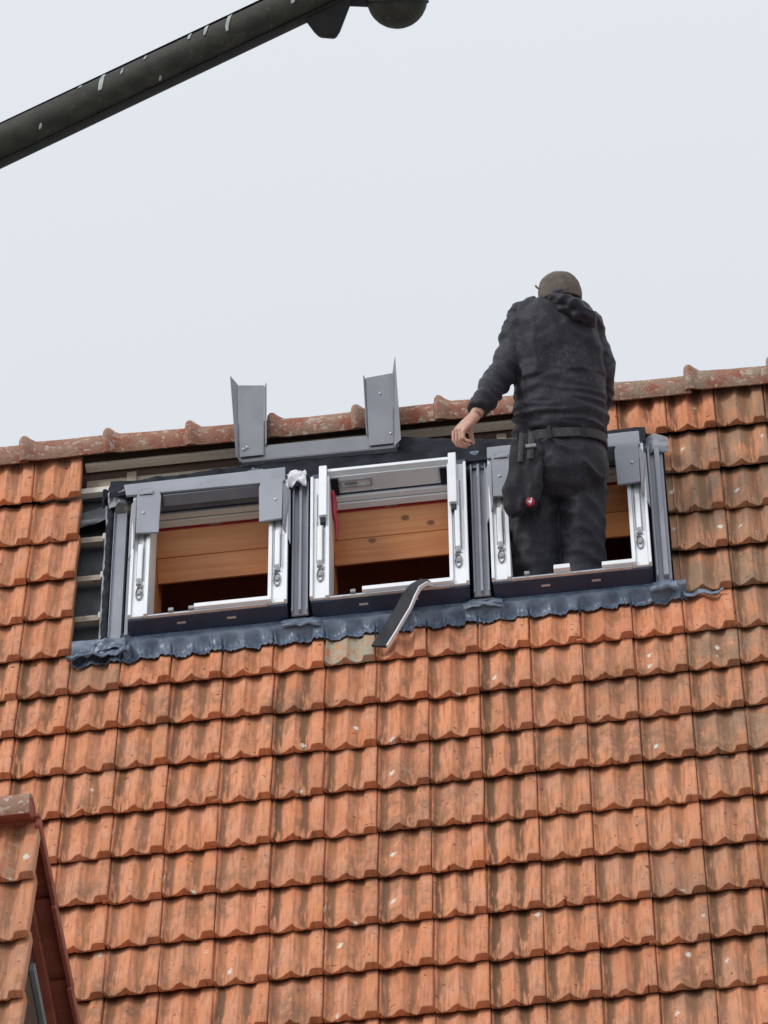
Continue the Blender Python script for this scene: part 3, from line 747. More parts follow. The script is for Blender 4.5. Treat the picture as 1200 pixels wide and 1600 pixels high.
            ck = [(X(-0.012), 0.83, T - 0.006), (X(0.006), 0.905, T - 0.001), (X(0.0185), 0.92, T + 0.026), (X(0.0185), hi_v - 0.03, T + 0.026), (X(-0.010), hi_v - 0.05, T - 0.004)]
            part("side_cheek", MB().prism(ck, (0, 0, 0.010)), M_GREY, win, bevel=0.002)
        crumpb = sheet(10, 8, lambda i, j: (x0 + 0.03 + 0.06 * i, 1.33 + 0.05 * j, T + 0.045 + 0.004 * nz(i * 2, j * 2, 2)), 0.003)
        part("foil_scrap", crumpb, M_GREY, win, smooth=50)
    return win
window(WX[0], 'plain', "left roof window, unglazed, with grey cover plates and pine lining")
window(WX[1], 'bare', "middle roof window, unglazed, with bare white frame and white sash arms")
window(WX[2], 'stood', "right roof window with the worker standing in its opening")

# ================================================================== loose head flashing lying over the ridge
hf = empty("head_flashing", roofpt(-0.45, 1.60, 0.0), "loose U-shaped grey metal flashing with two upright arms sticking up past the ridge", "flashing")
hb = [(-0.800, 1.625, 0.090), (-0.092, 1.600, 0.098), (-0.092, 1.715, 0.105), (-0.800, 1.74, 0.095)]
part("cross_piece", MB().prism(hb, (0, 0, 0.006)), M_GREY2, hf, MR, bevel=0.002)
part("cross_lip", MB().prism([(-0.79, 1.618, 0.094), (-0.10, 1.594, 0.102), (-0.10, 1.594, 0.080), (-0.79, 1.618, 0.070)], (0, 0.004, 0.002)), M_GREYD, hf, MR)
part("arm", MB().prism([(-0.798, 1.64, 0.1065), (-0.690, 1.64, 0.1065), (-0.694, 2.275, 0.112), (-0.810, 2.300, 0.112)], (0, 0, 0.004)), M_GREY2, hf, MR, bevel=0.0015)
part("arm_flange", MB().prism([(-0.7985, 1.615, 0.107), (-0.8105, 2.305, 0.113), (-0.842, 2.335, 0.148), (-0.808, 1.615, 0.125)], (-0.003, 0, 0.002)), M_GREY2, hf, MR, bevel=0.001)
part("arm_fold", MB().prism([(-0.6895, 1.72, 0.100), (-0.6935, 2.272, 0.108), (-0.684, 2.282, 0.124), (-0.680, 1.73, 0.116)], (0.003, 0, 0)), M_GREY2, hf, MR)
part("arm", MB().prism([(-0.222, 1.615, 0.1105), (-0.112, 1.615, 0.1105), (-0.114, 2.265, 0.112), (-0.234, 2.245, 0.112)], (0, 0, 0.004)), M_GREY2, hf, MR, bevel=0.0015)
part("arm_flange", MB().prism([(-0.1115, 1.590, 0.112), (-0.1135, 2.270, 0.113), (-0.098, 2.330, 0.160), (-0.080, 1.590, 0.140)], (0.003, 0, 0.002)), M_GREY2, hf, MR, bevel=0.001)
part("arm_fold", MB().prism([(-0.2225, 1.70, 0.106), (-0.2345, 2.243, 0.108), (-0.242, 2.253, 0.126), (-0.230, 1.71, 0.120)], (-0.003, 0, 0)), M_GREY2, hf, MR)
for u, v in ((-0.765, 1.71), (-0.78, 1.695), (-0.125, 1.70), (-0.17, 2.08)):
    part("rivet", MB().ball((u, v, 0.118), (0.006, 0.008, 0.005), 10), M_STEEL, hf, MR, smooth=60)

# ================================================================== strip hanging over the middle sill
sp_pts = [(0.035, 0.345, 0.112), (0.008, 0.338, 0.122), (-0.025, 0.318, 0.117), (-0.055, 0.287, 0.094), (-0.085, 0.235, 0.066), (-0.12, 0.175, 0.045), (-0.155, 0.105, 0.028), (-0.195, 0.02, 0.014)]
m = MB(); me_ = MB(); rs = []; re_ = []
for i, p in enumerate(sp_pts):
    p = Vector(p); q = Vector(sp_pts[min(i + 1, 7)]) - Vector(sp_pts[max(i - 1, 0)]); t = q.normalized()
    a = t.cross(Vector((0, 0.25, 1))).normalized(); b = a.cross(t).normalized()
    if a.x < 0: a = -a
    if b.z < 0: b = -b
    hw = 0.036
    rs.append([p - a * hw, p + a * hw, p + a * hw + b * 0.012, p - a * hw + b * 0.012])
    re_.append([p + a * (hw + .0005), p + a * (hw + 0.007), p + a * (hw + 0.007) + b * 0.016, p + a * (hw + .0005) + b * 0.016])
m.rings(rs); me_.rings(re_)
st = empty("rubber_strip", roofpt(-0.195, 0.02, 0.0), "dark rubber strip with pale edge hanging over the middle window sill onto the tiles", "strip")
part("band", m, M_RUBBER, st, MR, smooth=40, bevel=0.002)
part("pale_edge", me_, M_PANEL, st, MR, smooth=40)

# ================================================================== the worker
WZ = Matrix.Translation((0, 0, H0))
man = empty("person", (0.59, 0.47, H0 - 0.05), "worker in dark hooded jacket, black trousers and olive cap standing in the right roof window", "person")
AX = Vector((0.995, 0.0, -0.045))      # shoulders dip a little to the right
def ering(c, rx, ry, n=28, e=2.4, ax=AX, fwd=Vector((0, 1, 0))):
    c = Vector(c); out = []
    for k in range(n):
        a = 2 * math.pi * k / n; ca, sa = math.cos(a), math.sin(a)
        x = rx * math.copysign(abs(ca) ** (2 / e), ca); y = ry * math.copysign(abs(sa) ** (2 / e), sa)
        out.append(c + ax * x + fwd * y)
    return out
def fuse(mb, name, mat, voxel, smooth_it, parent, disp=None):
    me = mb.mesh(name + "_src", mat)
    ob = bpy.data.objects.new(name + "_src", me); COL.objects.link(ob)
    md = ob.modifiers.new("r", 'REMESH'); md.mode = 'VOXEL'; md.voxel_size = voxel; md.use_smooth_shade = True
    sm = ob.modifiers.new("s", 'SMOOTH'); sm.iterations = smooth_it; sm.factor = 0.5
    dg = bpy.context.evaluated_depsgraph_get()
    nm = bpy.data.meshes.new_from_object(ob.evaluated_get(dg))
    bpy.data.objects.remove(ob); bpy.data.meshes.remove(me)
    if disp:
        nm.update()
        ns = [v.normal.copy() for v in nm.vertices]
        for v, nn in zip(nm.vertices, ns): v.co = v.co + nn * disp(v.co)
    nm.name = name; nm.materials.clear(); nm.materials.append(mat)
    nm.polygons.foreach_set("use_smooth", [True] * len(nm.polygons)); nm.update()
    o = bpy.data.objects.new(name, nm); link(o, parent, WZ); return o
# --- body: one surface, head, neck, trunk, limbs, hands
b = MB()
HC = Vector((0.692, 0.375, 1.680))
b.ball(HC, (0.078, 0.100, 0.112), 24)                          # skull
b.ball(HC + Vector((0, 0.055, -0.055)), (0.058, 0.062, 0.066), 18)   # jaw
b.ball(HC + Vector((0, 0.118, -0.052)), (0.016, 0.018, 0.024), 12)   # nose
b.ball(HC + Vector((0, 0.108, -0.028)), (0.045, 0.014, 0.012), 12)   # brow
b.ball(HC + Vector((0, 0.104, -0.088)), (0.026, 0.012, 0.010), 12)   # mouth
for sx in (-1, 1): b.ball(HC + Vector((sx * 0.082, 0.0, -0.045)), (0.012, 0.02, 0.032), 12)
b.tube([(0.695, 0.372, 1.62), (0.685, 0.385, 1.53)], [0.056, 0.062], 16)
b.rings([ering((0.64, 0.44, 0.90), .155, .10), ering((0.645, 0.43, 1.05), .15, .10), ering((0.655, 0.42, 1.25), .15, .105), ering((0.66, 0.405, 1.45), .165, .105), ering((0.67, 0.40, 1.58), .12, .08)])
b.tube([(0.53, 0.41, 1.57), (0.47, 0.395, 1.49), (0.437, 0.37, 1.38), (0.375, 0.305, 1.28), (0.312, 0.252, 1.165), (0.288, 0.234, 1.122)], [0.05, 0.045, 0.04, 0.037, 0.029, 0.028], 14)
b.tube([(0.80, 0.43, 1.54), (0.835, 0.46, 1.34), (0.80, 0.60, 1.24), (0.745, 0.73, 1.20)], [0.05, 0.042, 0.036, 0.028], 14)
for lx, kx in ((0.50, 0.485), (0.705, 0.69)):
    b.tube([(lx, 0.45, 0.92), (lx - 0.005, 0.44, 0.70), (kx, 0.44, 0.42), (kx, 0.47, 0.22), (kx, 0.475, 0.03)], [0.082, 0.076, 0.055, 0.052, 0.038], 16)
    b.tube([(kx, 0.44, 0.0), (kx, 0.60, -0.01)], [(0.038, 0.03), (0.04, 0.02)], 12)
def hand(wrist, pd, sd, curl, thumb, k_=1.0):
    """wrist point, palm direction, spread direction (index to little finger), curl axis handled by blending towards curl"""
    W = Vector(wrist); pd = Vector(pd).normalized(); sd = Vector(sd); sd = (sd - pd * sd.dot(pd)).normalized(); cu = Vector(curl).normalized()
    kn = W + pd * 0.088 * k_
    nrm = pd.cross(sd).normalized()
    rs_ = []
    for t, hw, th in ((0.0, 0.028, 0.021), (0.02, 0.033, 0.020), (0.05, 0.041, 0.018), (0.078, 0.043, 0.016), (0.092, 0.038, 0.012)):
        c = W + pd * t * k_; hw *= k_; th *= k_
        rs_.append([c + sd * hw * math.cos(2 * math.pi * k / 14) + nrm * th * math.sin(2 * math.pi * k / 14) for k in range(14)])
    b.rings(rs_)
    for q, (ln, off) in enumerate(((0.072, -0.036), (0.080, -0.012), (0.074, 0.012), (0.058, 0.036))):
        ln *= k_; off *= k_; p0 = kn + sd * off - pd * 0.012
        d1 = (pd * 0.55 + cu * (0.75 + 0.06 * q)).normalized(); d2 = (cu * 1.0 + pd * (-0.15 - 0.12 * q)).normalized(); d3 = (cu * 0.75 - pd * (0.65 + 0.1 * q)).normalized()
        p1 = p0 + pd * 0.016; p2 = p1 + d1 * ln * 0.48; p3 = p2 + d2 * ln * 0.33; p4 = p3 + d3 * ln * 0.27
        b.tube([p0, p1, p2, p3, p4], [0.0100, 0.0104, 0.0094, 0.0086, 0.0066], 9)
    t0 = W + (pd * 0.02 - sd * 0.024) * k_; tv = Vector(thumb).normalized()
    t1 = t0 + (tv + pd * 0.4 - sd * 0.5).normalized() * 0.038 * k_; t2 = t1 + (tv + pd * 0.6).normalized() * 0.034 * k_; t3 = t2 + (tv * 0.8 + pd * 0.5 + sd * 0.25).normalized() * 0.026 * k_
    b.tube([t0, t1, t2, t3], [0.014, 0.0125, 0.0105, 0.008], 9)
hand((0.287, 0.232, 1.118), (-0.72, -0.16, -0.66), (0.45, -0.82, -0.38), (0.40, 0.05, -0.92), (0.55, 0.2, -0.8), 1.2)
hand((0.745, 0.73, 1.20), (-0.3, 0.9, -0.25), (0.9, 0.3, 0.1), (-0.1, 0.2, -0.95), (-0.5, 0.5, -0.4))
body = fuse(b, "body", M_SKIN, 0.0045, 2, man)
# --- jacket
j = MB()
j.rings([ering((0.640, 0.435, 1.035), .178, .135), ering((0.640, 0.435, 1.06), .192, .148), ering((0.646, 0.43, 1.12), .196, .154), ering((0.653, 0.425, 1.236), .196, .152), ering((0.658, 0.415, 1.355), .194, .146),
         ering((0.660, 0.405, 1.46), .192, .14), ering((0.660, 0.40, 1.55), .180, .132), ering((0.664, 0.395, 1.615), .150, .112), ering((0.674, 0.39, 1.655), .112, .09), ering((0.685, 0.385, 1.675), .08, .075)])
j.tube([(0.60, 0.40, 1.628), (0.535, 0.405, 1.612), (0.478, 0.398, 1.505), (0.445, 0.375, 1.395), (0.412, 0.338, 1.335), (0.365, 0.293, 1.262), (0.325, 0.262, 1.19), (0.300, 0.242, 1.145)], [0.075, 0.078, 0.070, 0.064, 0.058, 0.050, 0.044, 0.038], 18)
j.tube([(0.75, 0.41, 1.575), (0.80, 0.42, 1.55), (0.825, 0.44, 1.45), (0.832, 0.455, 1.35), (0.825, 0.52, 1.27), (0.79, 0.62, 1.225), (0.755, 0.70, 1.205)], [0.07, 0.076, 0.068, 0.064, 0.058, 0.05, 0.042], 18)
# hood lying on the neck, bunched to the right
hd = MB()
hd.ball((0.742, 0.300, 1.592), (0.112, 0.058, 0.040), 20, Matrix.Rotation(R(33), 3, 'Y'))
hd.ball((0.785, 0.315, 1.562), (0.070, 0.060, 0.046), 20, Matrix.Rotation(R(52), 3, 'Y'))
hd.tube([(0.622, 0.345, 1.672), (0.650, 0.292, 1.655), (0.698, 0.262, 1.630), (0.748, 0.258, 1.597), (0.795, 0.285, 1.560), (0.822, 0.335, 1.535)], [0.012, 0.018, 0.023, 0.026, 0.026, 0.018], 12)
hd.tube([(0.668, 0.285, 1.612), (0.705, 0.262, 1.578), (0.752, 0.262, 1.545), (0.80, 0.295, 1.522)], [0.010, 0.015, 0.018, 0.012], 10)
def jd(p):
    x, y, z = p
    low = max(0, min(1, (1.34 - z) / 0.22))
    d = 0.0045 * nz(x * 9, y * 9, z * 9) + 0.003 * nz(x * 24, y * 24, z * 30)
    r_ = 1 - abs(nz(x * 5 + 2, y * 4, z * 24 + x * 5)) * 2.2
    d += low * 0.016 * max(-0.6, r_)
    if x < 0.50:
        s_ = (x * 0.55 + z * 0.83); r3 = 1 - abs(nz(s_ * 26, x * 4, y * 5)) * 2.2
        d += 0.011 * max(-0.6, r3)
    if z > 1.3 and x > 0.5:
        r4 = 1 - abs(nz(x * 11 + z * 6, y * 5, z * 4 - x * 3)) * 2.4
        d += 0.010 * max(-0.5, r4)
    return d
jk = fuse(j, "jacket", M_JACKET, 0.0075, 3, man, jd)
fuse(hd, "hood", M_JACKET, 0.006, 1, jk, lambda p: 0.006 * nz(p.x * 16, p.y * 16, p.z * 20) + 0.008 * max(-0.5, 1 - 2.3 * abs(nz(p.x * 13 + p.z * 15, p.y * 8, p.z * 20 - p.x * 9))))
# --- trousers
t = MB()
t.rings([ering((0.640, 0.44, 1.075), .165, .125), ering((0.638, 0.44, 1.02), .182, .14), ering((0.633, 0.44, 0.96), .192, .155), ering((0.625, 0.44, 0.87), .196, .162), ering((0.612, 0.445, 0.80), .192, .145), ering((0.605, 0.45, 0.755), .17, .11)])
t.tube([(0.512, 0.445, 0.88), (0.502, 0.445, 0.80), (0.494, 0.44, 0.67), (0.487, 0.44, 0.46), (0.487, 0.46, 0.25), (0.487, 0.47, 0.04)], [0.10, 0.104, 0.104, 0.101, 0.088, 0.08], 20)
t.tube([(0.712, 0.445, 0.88), (0.706, 0.445, 0.80), (0.694, 0.44, 0.65), (0.680, 0.44, 0.44), (0.69, 0.46, 0.25), (0.69, 0.47, 0.04)], [0.10, 0.102, 0.100, 0.094, 0.085, 0.08], 20)
def td(p):
    x, y, z = p
    d = 0.003 * nz(x * 22, y * 22, z * 26) + 0.005 * nz(x * 9, y * 9, z * 9)
    side = 1 if x > 0.6 else -1
    k = 0.5 + 1.1 * nz(x * 6 + 4, y * 6, z * 5)
    r_ = 1 - abs(nz(x * 8, y * 7, z * 11 + side * (x - 0.6) * 9)) * 2.3
    d += 0.021 * max(0.2, k) * max(-0.6, r_)
    if z < 0.62: d += 0.010 * max(-0.5, 1 - abs(nz(x * 7 + 9, y * 6, z * 17)) * 2.3) * (0.62 - z) / 0.2
    return d
fuse(t, "trousers", M_TROUS, 0.0085, 3, man, td)
# --- boots
for kx in (0.487, 0.69):
    s_ = MB()
    s_.rings([ering((kx, 0.50, -0.045), .05, .14, ax=Vector((1, 0, 0))), ering((kx, 0.50, 0.0), .05, .14, ax=Vector((1, 0, 0))), ering((kx, 0.48, 0.04), .045, .10, ax=Vector((1, 0, 0))), ering((kx, 0.455, 0.10), .045, .06, ax=Vector((1, 0, 0)))])
    o = part("boot", s_, M_RUBBER, man, WZ, smooth=50)
# --- cap
c_ = MB(); rings = []
for zz, rr_ in ((-0.022, 1.0), (0.0, 1.005), (0.03, 0.985), (0.06, 0.91), (0.082, 0.79), (0.100, 0.60), (0.112, 0.36), (0.116, 0.12)):
    rings.append([HC + Vector((0.096 * rr_ * math.cos(2 * math.pi * k / 30), -0.004 + 0.110 * rr_ * math.sin(2 * math.pi * k / 30), zz + 0.004 * math.sin(2 * math.pi * k / 30))) for k in range(30)])
c_.rings(rings)
def cd_(p): return 0.0025 * nz(p.x * 30, p.y * 30, p.z * 30) + 0.003 * nz(p.x * 14, p.y * 14, p.z * 16)
c_.rings([ering(HC + Vector((0, 0.10, 0.008)), .07, .03, ax=Vector((1, 0, 0))), ering(HC + Vector((0, 0.13, -0.004)), .072, .055, ax=Vector((1, 0, 0))), ering(HC + Vector((0, 0.13, -0.010)), .072, .055, ax=Vector((1, 0, 0)))])
cap = fuse(c_, "cap", M_CAP, 0.0045, 2, man, cd_)
ar = MB()
for k in range(2):
    pass
part("cap_button", MB().ball(HC + Vector((0, -0.004, 0.117)), (0.008, 0.008, 0.005), 10), M_CAP, cap, WZ, smooth=60)
part("cap_strap", MB().tube([HC + Vector((0.045 * math.sin(a), -0.006 - 0.109 * math.cos(a * 0.62), -0.012)) for a in [x * 0.16 - 0.8 for x in range(11)]], [(0.003, 0.008)] * 11, 8), M_BELT, cap, WZ, smooth=60)
part("pencil", MB().tube([HC + Vector((-0.104, -0.02, 0.062)), HC + Vector((-0.084, 0.02, 0.052)), HC + Vector((-0.083, 0.06, 0.045))], [0.0045, 0.0045, 0.004], 8), M_PENCIL, man, WZ)
# --- belt
bl = MB(); n = 40; ro = ering((0.638, 0.44, 1.022), .192, .150, n); 
rs = []
for k in range(n + 1):
    p = ro[k % n]; out = (p - Vector((0.638, 0.44, p.z))).normalized()
    p = p + out * (0.003 * nz(k * 0.7, 0, 1))
    rs.append([p + Vector((0, 0, -0.022)), p + out * 0.007 + Vector((0, 0, -0.02)), p + out * 0.008 + Vector((0, 0, 0.02)), p + Vector((0, 0, 0.022))])
bl.rings(rs, cap=False)
belt = part("belt", bl, M_BELT, man, WZ, smooth=40)
for k in (29, 33, 26, 23):
    p = ro[k]; out = (p - Vector((0.638, 0.44, p.z))).normalized(); sd_ = out.cross(Vector((0, 0, 1)))
    q = p + out * 0.009
    part("belt_loop", MB().hexa([q - sd_ * .009 + Vector((0, 0, -.03)), q + sd_ * .009 + Vector((0, 0, -.03)), q + sd_ * .009 + out * .006 + Vector((0, 0, -.03)), q - sd_ * .009 + out * .006 + Vector((0, 0, -.03)),
                                 q - sd_ * .009 + Vector((0, 0, .03)), q + sd_ * .009 + Vector((0, 0, .03)), q + sd_ * .009 + out * .006 + Vector((0, 0, .03)), q - sd_ * .009 + out * .006 + Vector((0, 0, .03))]), M_TROUS, belt, WZ, bevel=0.002)
# --- holster pocket on the left hip
po = MB()
po.rings([ering((0.490, 0.300, 1.000), .058, .020, e=4), ering((0.486, 0.290, 0.94), .066, .022, e=4), ering((0.474, 0.283, 0.86), .074, .026, e=4), ering((0.456, 0.278, 0.78), .084, .027, e=4, ax=Vector((0.99, 0, 0.10))), ering((0.452, 0.280, 0.71), .078, .024, e=4, ax=Vector((0.98, 0, 0.2))), ering((0.452, 0.29, 0.672), .058, .026, e=3, ax=Vector((0.97, 0, 0.25)))])
pouch = fuse(po, "holster_pocket", M_TROUS, 0.006, 2, man, lambda p: 0.008 * nz(p.x * 14, p.y * 12, p.z * 10) + 0.008 * (1 - 2.2 * abs(nz(p.x * 16, 3, p.z * 9))))
part("pocket_strap", MB().tube([(0.520, 0.268, 1.03), (0.512, 0.262, 0.97), (0.502, 0.250, 0.90)], [(0.014, 0.004)] * 3, 8), M_BELT, pouch, WZ, smooth=50)
part("pocket_strap", MB().tube([(0.478, 0.272, 1.03), (0.468, 0.264, 0.96), (0.458, 0.248, 0.89)], [(0.012, 0.004)] * 3, 8), M_BELT, pouch, WZ, smooth=50)
part("pocket_buckle", MB().box((0.488, 0.248, 0.952), (0.534, 0.257, 0.968)), M_HOLE, pouch, WZ, bevel=0.003)
LGY = 0.012
lg = MB(); lg.rings([[Vector((0.487 + r_ * math.cos(2 * math.pi * k / 20), yy, 0.703 + r_ * math.sin(2 * math.pi * k / 20))) for k in range(20)] for r_, yy in ((0.0195, 0.262), (0.0185, 0.245), (0.0155, 0.2435))])
logo = part("logo_patch", lg, M_RED, pouch, WZ, smooth=40)
mk = MB()     # small white running-bird mark
mk.prism([(0.4835, 0.2432, 0.689), (0.4865, 0.2432, 0.689), (0.4875, 0.2432, 0.697), (0.4905, 0.2432, 0.6965), (0.4945, 0.2432, 0.7), (0.4935, 0.2432, 0.71), (0.4965, 0.2432, 0.7175), (0.4925, 0.2432, 0.7195), (0.4895, 0.2432, 0.716), (0.4895, 0.2432, 0.708), (0.481, 0.2432, 0.7075), (0.4775, 0.2432, 0.703), (0.4805, 0.2432, 0.6985), (0.484, 0.2432, 0.697)], (0, -0.002, 0))
part("logo_mark", mk, M_BLOGO, pouch, WZ)

# ================================================================== lower building in front, lower left
FP = 54.0
fx, fy, fz = -1.205, -4.31, H0 - 1.945
RP = 43.0
rcf, rsf = math.cos(R(RP)), math.sin(R(RP))
cf, sf = math.cos(R(FP)), math.sin(R(FP))
fb = empty("front_building", (-4.5, fy, 0), "lower tiled gable roof with red-brown verge at the lower left corner", "building")
FQ = Matrix.Translation((fx, fy, 0)) @ Matrix.Rotation(R(-2.5), 4, 'Z') @ Matrix.Translation((-fx, -fy, 0))
MF = FQ @ Matrix(((1, 0, 0, fx), (0, cf, -sf, fy), (0, sf, cf, fz), (0, 0, 0, 1)))
DEP = 1.9      # half depth
ZE = fz - DEP * sf / cf
w2 = MB().box((-8.0, fy - DEP + 0.2, 0), (fx - 0.11, fy + DEP - 0.2, ZE)); part("wall", w2, M_STUCCO, fb, FQ)
gw = MB().prism([(fx - 0.105, fy - DEP + 0.12, ZE), (fx - 0.105, fy + DEP - 0.12, ZE), (fx - 0.105, fy + DEP - 0.12, fz - (DEP - 0.12) * rsf / rcf - 0.2), (fx - 0.105, fy, fz - 0.16)], (-0.12, 0, 0))
part("gable_wall", gw, M_DARKW, fb, FQ)
dk2 = MB(); dk2.box((-6.8, -DEP / cf, -0.15), (-0.115, -0.03, -0.10))
froof = part("roof", dk2, M_UNDER, fb, MF)
fvs = []
for r in range(0, 9):
    for c in range(0, 30):
        mt = Matrix.Translation((-TW * (c + 1) + random.uniform(-.002, .002), -(r + 1) * GA - 0.078 + random.uniform(-.005, .005), -0.02 + random.uniform(-.003, .003))) @ Matrix.Rotation(-TILT + random.uniform(-.008, .008), 4, 'X') @ Matrix.Rotation(random.uniform(-.006, .006), 4, 'Z')
        if c < 4 and r < 6:
            o = bpy.data.objects.new("tile", random.choice(TILES)); COL.objects.link(o); o.parent = froof; o.matrix_local = mt
            o.color = (random.uniform(.15, .4), 0.7, random.uniform(.3, .6), 1)
        else: fvs.append((random.choice(GEOS), mt, random.random()))
o = bpy.data.objects.new("tiling", tile_mesh("tiling", fvs)); COL.objects.link(o); o.parent = froof; o.color = (0.3, 0.5, 0.3, 1); o["kind"] = "stuff"
for k in range(14):
    o = bpy.data.objects.new("ridge_tile", RG[k % 4])
    link(o, froof, FQ @ Matrix.Translation((fx - 0.43 - 0.3725 * k, fy, fz - 0.078)) @ Matrix.Diagonal((1, 0.82, 0.82, 1))); o.color = (0.6, 0, 0, 1)
# verge tiles of the rear slope, seen from below: slab with a down-turned edge, each lapping the next
for k in range(9):
    d0 = 0.05 + k * GA; d1 = d0 + GA + 0.05
    def rp(x, d, n): return Vector((x, fy + d * rcf + n * rsf, fz - d * rsf + n * rcf))
    a, bq = -0.05, -0.085
    m = MB().hexa([rp(fx - 0.16, d0, -0.055), rp(fx + 0.004, d0, -0.055), rp(fx + 0.004, d1, -0.030), rp(fx - 0.16, d1, -0.030), rp(fx - 0.16, d0, -0.035), rp(fx + 0.004, d0, -0.035), rp(fx + 0.004, d1, -0.010), rp(fx - 0.16, d1, -0.010)])
    m.hexa([rp(fx - 0.012, d0 + 0.01, -0.105), rp(fx + 0.006, d0 + 0.01, -0.105), rp(fx + 0.006, d1, -0.080), rp(fx - 0.012, d1, -0.080), rp(fx - 0.012, d0 + 0.01, -0.0555), rp(fx + 0.006, d0 + 0.01, -0.0555), rp(fx + 0.006, d1, -0.0305), rp(fx - 0.012, d1, -0.0305)])
    part("verge_tile", m, M_VERGE, froof, FQ, bevel=0.004)
def rp(x, d, n): return Vector((x, fy + d * rcf + n * rsf, fz - d * rsf + n * rcf))
m = MB().hexa([rp(fx - 0.104, 0.1, -0.115), rp(fx - 0.072, 0.1, -0.115), rp(fx - 0.072, 3.0, -0.115), rp(fx - 0.104, 3.0, -0.115), rp(fx - 0.104, 0.1, -0.056), rp(fx - 0.072, 0.1, -0.056), rp(fx - 0.072, 3.0, -0.056), rp(fx - 0.104, 3.0, -0.056)])
part("verge_batten", m, M_VERGE, froof, FQ, bevel=0.003)
m = MB().hexa([rp(fx - 0.1045, 0.55, -0.27), rp(fx - 0.085, 0.55, -0.27), rp(fx - 0.085, 3.0, -0.27), rp(fx - 0.1045, 3.0, -0.27), rp(fx - 0.1045, 0.55, -0.22), rp(fx - 0.085, 0.55, -0.22), rp(fx - 0.085, 3.0, -0.22), rp(fx - 0.1045, 3.0, -0.22)])
part("barge_board", m, M_STRIP, fb, FQ, bevel=0.003)

part("ridge_mortar", MB().rings([[Vector((x_, fy - 0.074 * math.cos(R(-6 + 192 * k / 12)), fz - 0.078 + 0.074 * math.sin(R(-6 + 192 * k / 12)))) for k in range(13)] for x_ in (fx - 0.20, fx - 0.022)]), M_VERGE, froof, FQ, smooth=40)

# ================================================================== street lamp arm near the camera
LA = Vector((0.600, -20.62, H0 - 6.712)); LB = Vector((0.971, -20.649, H0 - 6.582))
ld = (LB - LA).normalized()
base = LA - ld * 0.95
lamp = empty("street_lamp", (base.x, base.y, 0), "dark street lamp arm with pale drips and round joint crossing the sky at the top", "street lamp")
part("post", MB().tube([(base.x, base.y, 0), (base.x, base.y, 0.9), (base.x, base.y, 0.95), (base.x, base.y, base.z + 0.12)], [0.07, 0.065, 0.05, 0.042], 20), M_LAMP, lamp, Matrix(), smooth=40)
CV = -fw                           # roughly towards the street
sdv = ld.cross(Vector((0, 1, 0))).normalized()
if sdv.z < 0: sdv = -sdv            # up, square to the arm
dpt = ld.cross(sdv).normalized()
def arm_ring(p, ru, rd):
    return [p + sdv * ru * math.cos(2 * math.pi * k / 24) + dpt * rd * math.sin(2 * math.pi * k / 24) for k in range(24)]
E_ = LB + ld * 0.20
part("arm", MB().rings([arm_ring(base, .0225, .0225), arm_ring(LA, .0222, .022), arm_ring(LB, .0205, .0205), arm_ring(E_, .020, .020)]), M_LAMP, lamp, Matrix(), smooth=40)
for off, hh in ((-0.0225, 0.0022), (0.0222, 0.0016)):
    part("arm_bead", MB().rings([arm_ring(base + sdv * off, hh, .011), arm_ring(LB + sdv * off * 0.93, hh, .010), arm_ring(E_ + sdv * off * 0.9, hh, .010)]), M_LAMPD, lamp, Matrix(), smooth=40)
def lp(x, y, toward=0.0):           # point on the lamp's own plane from the photo's proportions (metres on that plane)
    k = 8.0 / 11000
    return LA + r2 * (x * k) - u2 * ((y - 228) * k) - fw * toward
bk = [lp(462, 18), lp(478, 34), lp(490, 50), lp(499, 59), lp(524, 61), lp(531, 50), lp(541, 24), lp(548, 6), lp(556, -14), lp(500, -14)]
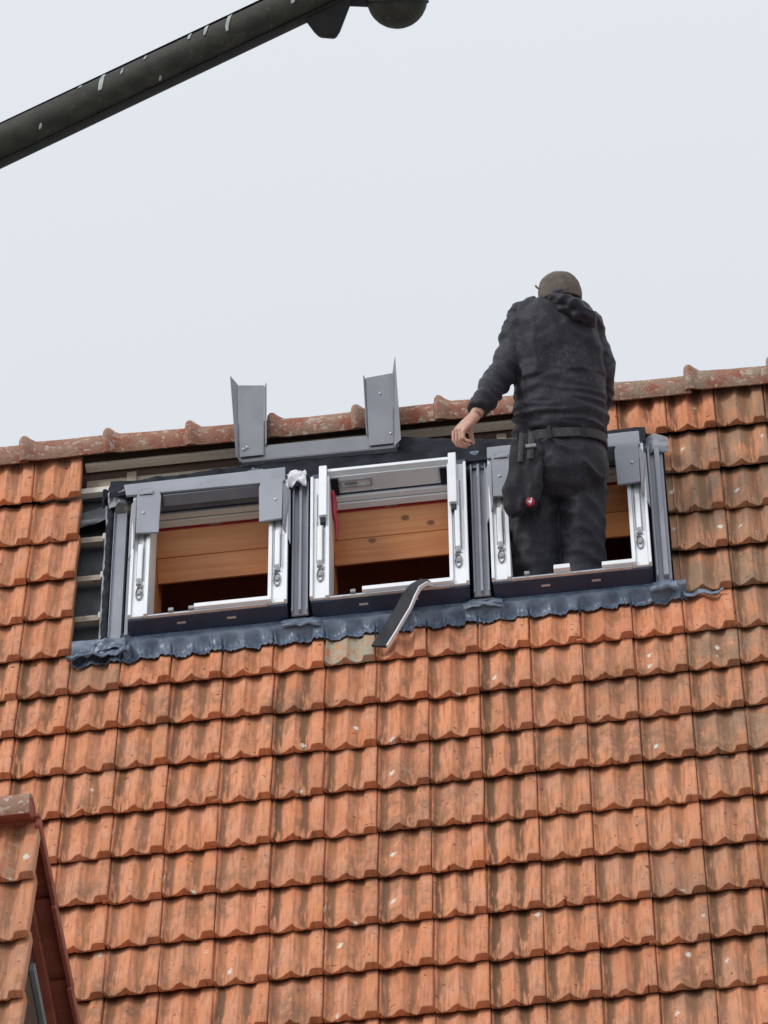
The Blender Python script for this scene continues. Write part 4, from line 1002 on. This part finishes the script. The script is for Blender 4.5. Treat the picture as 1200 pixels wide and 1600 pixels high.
part("bracket", MB().prism([p - fw * 0.012 for p in bk], fw * 0.024), M_LAMPD, lamp, Matrix(), bevel=0.003)
part("joint_pin", MB().tube([lp(536, 2), lp(584, 4)], [0.006, 0.006], 12), M_LAMPD, lamp, Matrix(), smooth=40)
part("ball_joint", MB().ball(lp(620, -2), 0.0348, 32), M_LAMP, lamp, Matrix(), smooth=60)
rg = []
bc = lp(620, 2)
for k in range(33):
    a = 2 * math.pi * k / 32; o_ = r2 * math.cos(a) + fw * math.sin(a)
    rg.append([bc + o_ * 0.0335, bc + o_ * 0.0362 + u2 * 0.002, bc + o_ * 0.0362 - u2 * 0.002])
part("ball_seam", MB().rings(rg, cap=False), M_LAMPD, lamp, Matrix(), smooth=40)
part("lamp_stem", MB().tube([lp(620, -30), lp(622, -160)], [0.014, 0.012], 14), M_LAMPD, lamp, Matrix(), smooth=40)
for x, y, ln, wd in ((163, 110, 34, 5.5), (299, 42, 22, 3.5), (325, 30, 28, 4), (361, 8, 42, 4.5), (376, 2, 14, 3.5), (464, -10, 22, 6), (128, 131, 9, 4), (195, 113, 10, 3), (70, 205, 7, 3.5), (230, 92, 7, 3), (256, 130, 5, 3)):
    k = 8.0 / 11000; rings = []
    for i in range(6):
        t_ = i / 5; ln_ = ln * 1.25; wq = wd * 0.62 * (0.6 + 0.6 * math.sin(t_ * 2.6) + 0.25 * nz(x, i * 1.3, 0))
        c0 = lp(x - 1.5 * t_ + 1.2 * nz(x * .3, i, 2), y + ln_ * t_)
        # lie on the tube's skin
        rel = c0 - LA; along = rel.dot(ld); hgt = max(-0.021, min(0.021, rel.dot(sdv)))
        R_ = 0.0218; dp = math.sqrt(max(1e-7, R_ * R_ - hgt * hgt))
        s0 = dpt if dpt.dot(fw) < 0 else -dpt
        cc = LA + ld * along + sdv * hgt + s0 * (dp + 0.0003)
        rings.append([cc + ld * wq * k, cc + s0 * 0.0006, cc - ld * wq * k, cc - s0 * 0.0008])
    part("drip", MB().rings(rings), M_LIME, lamp, Matrix(), smooth=60)
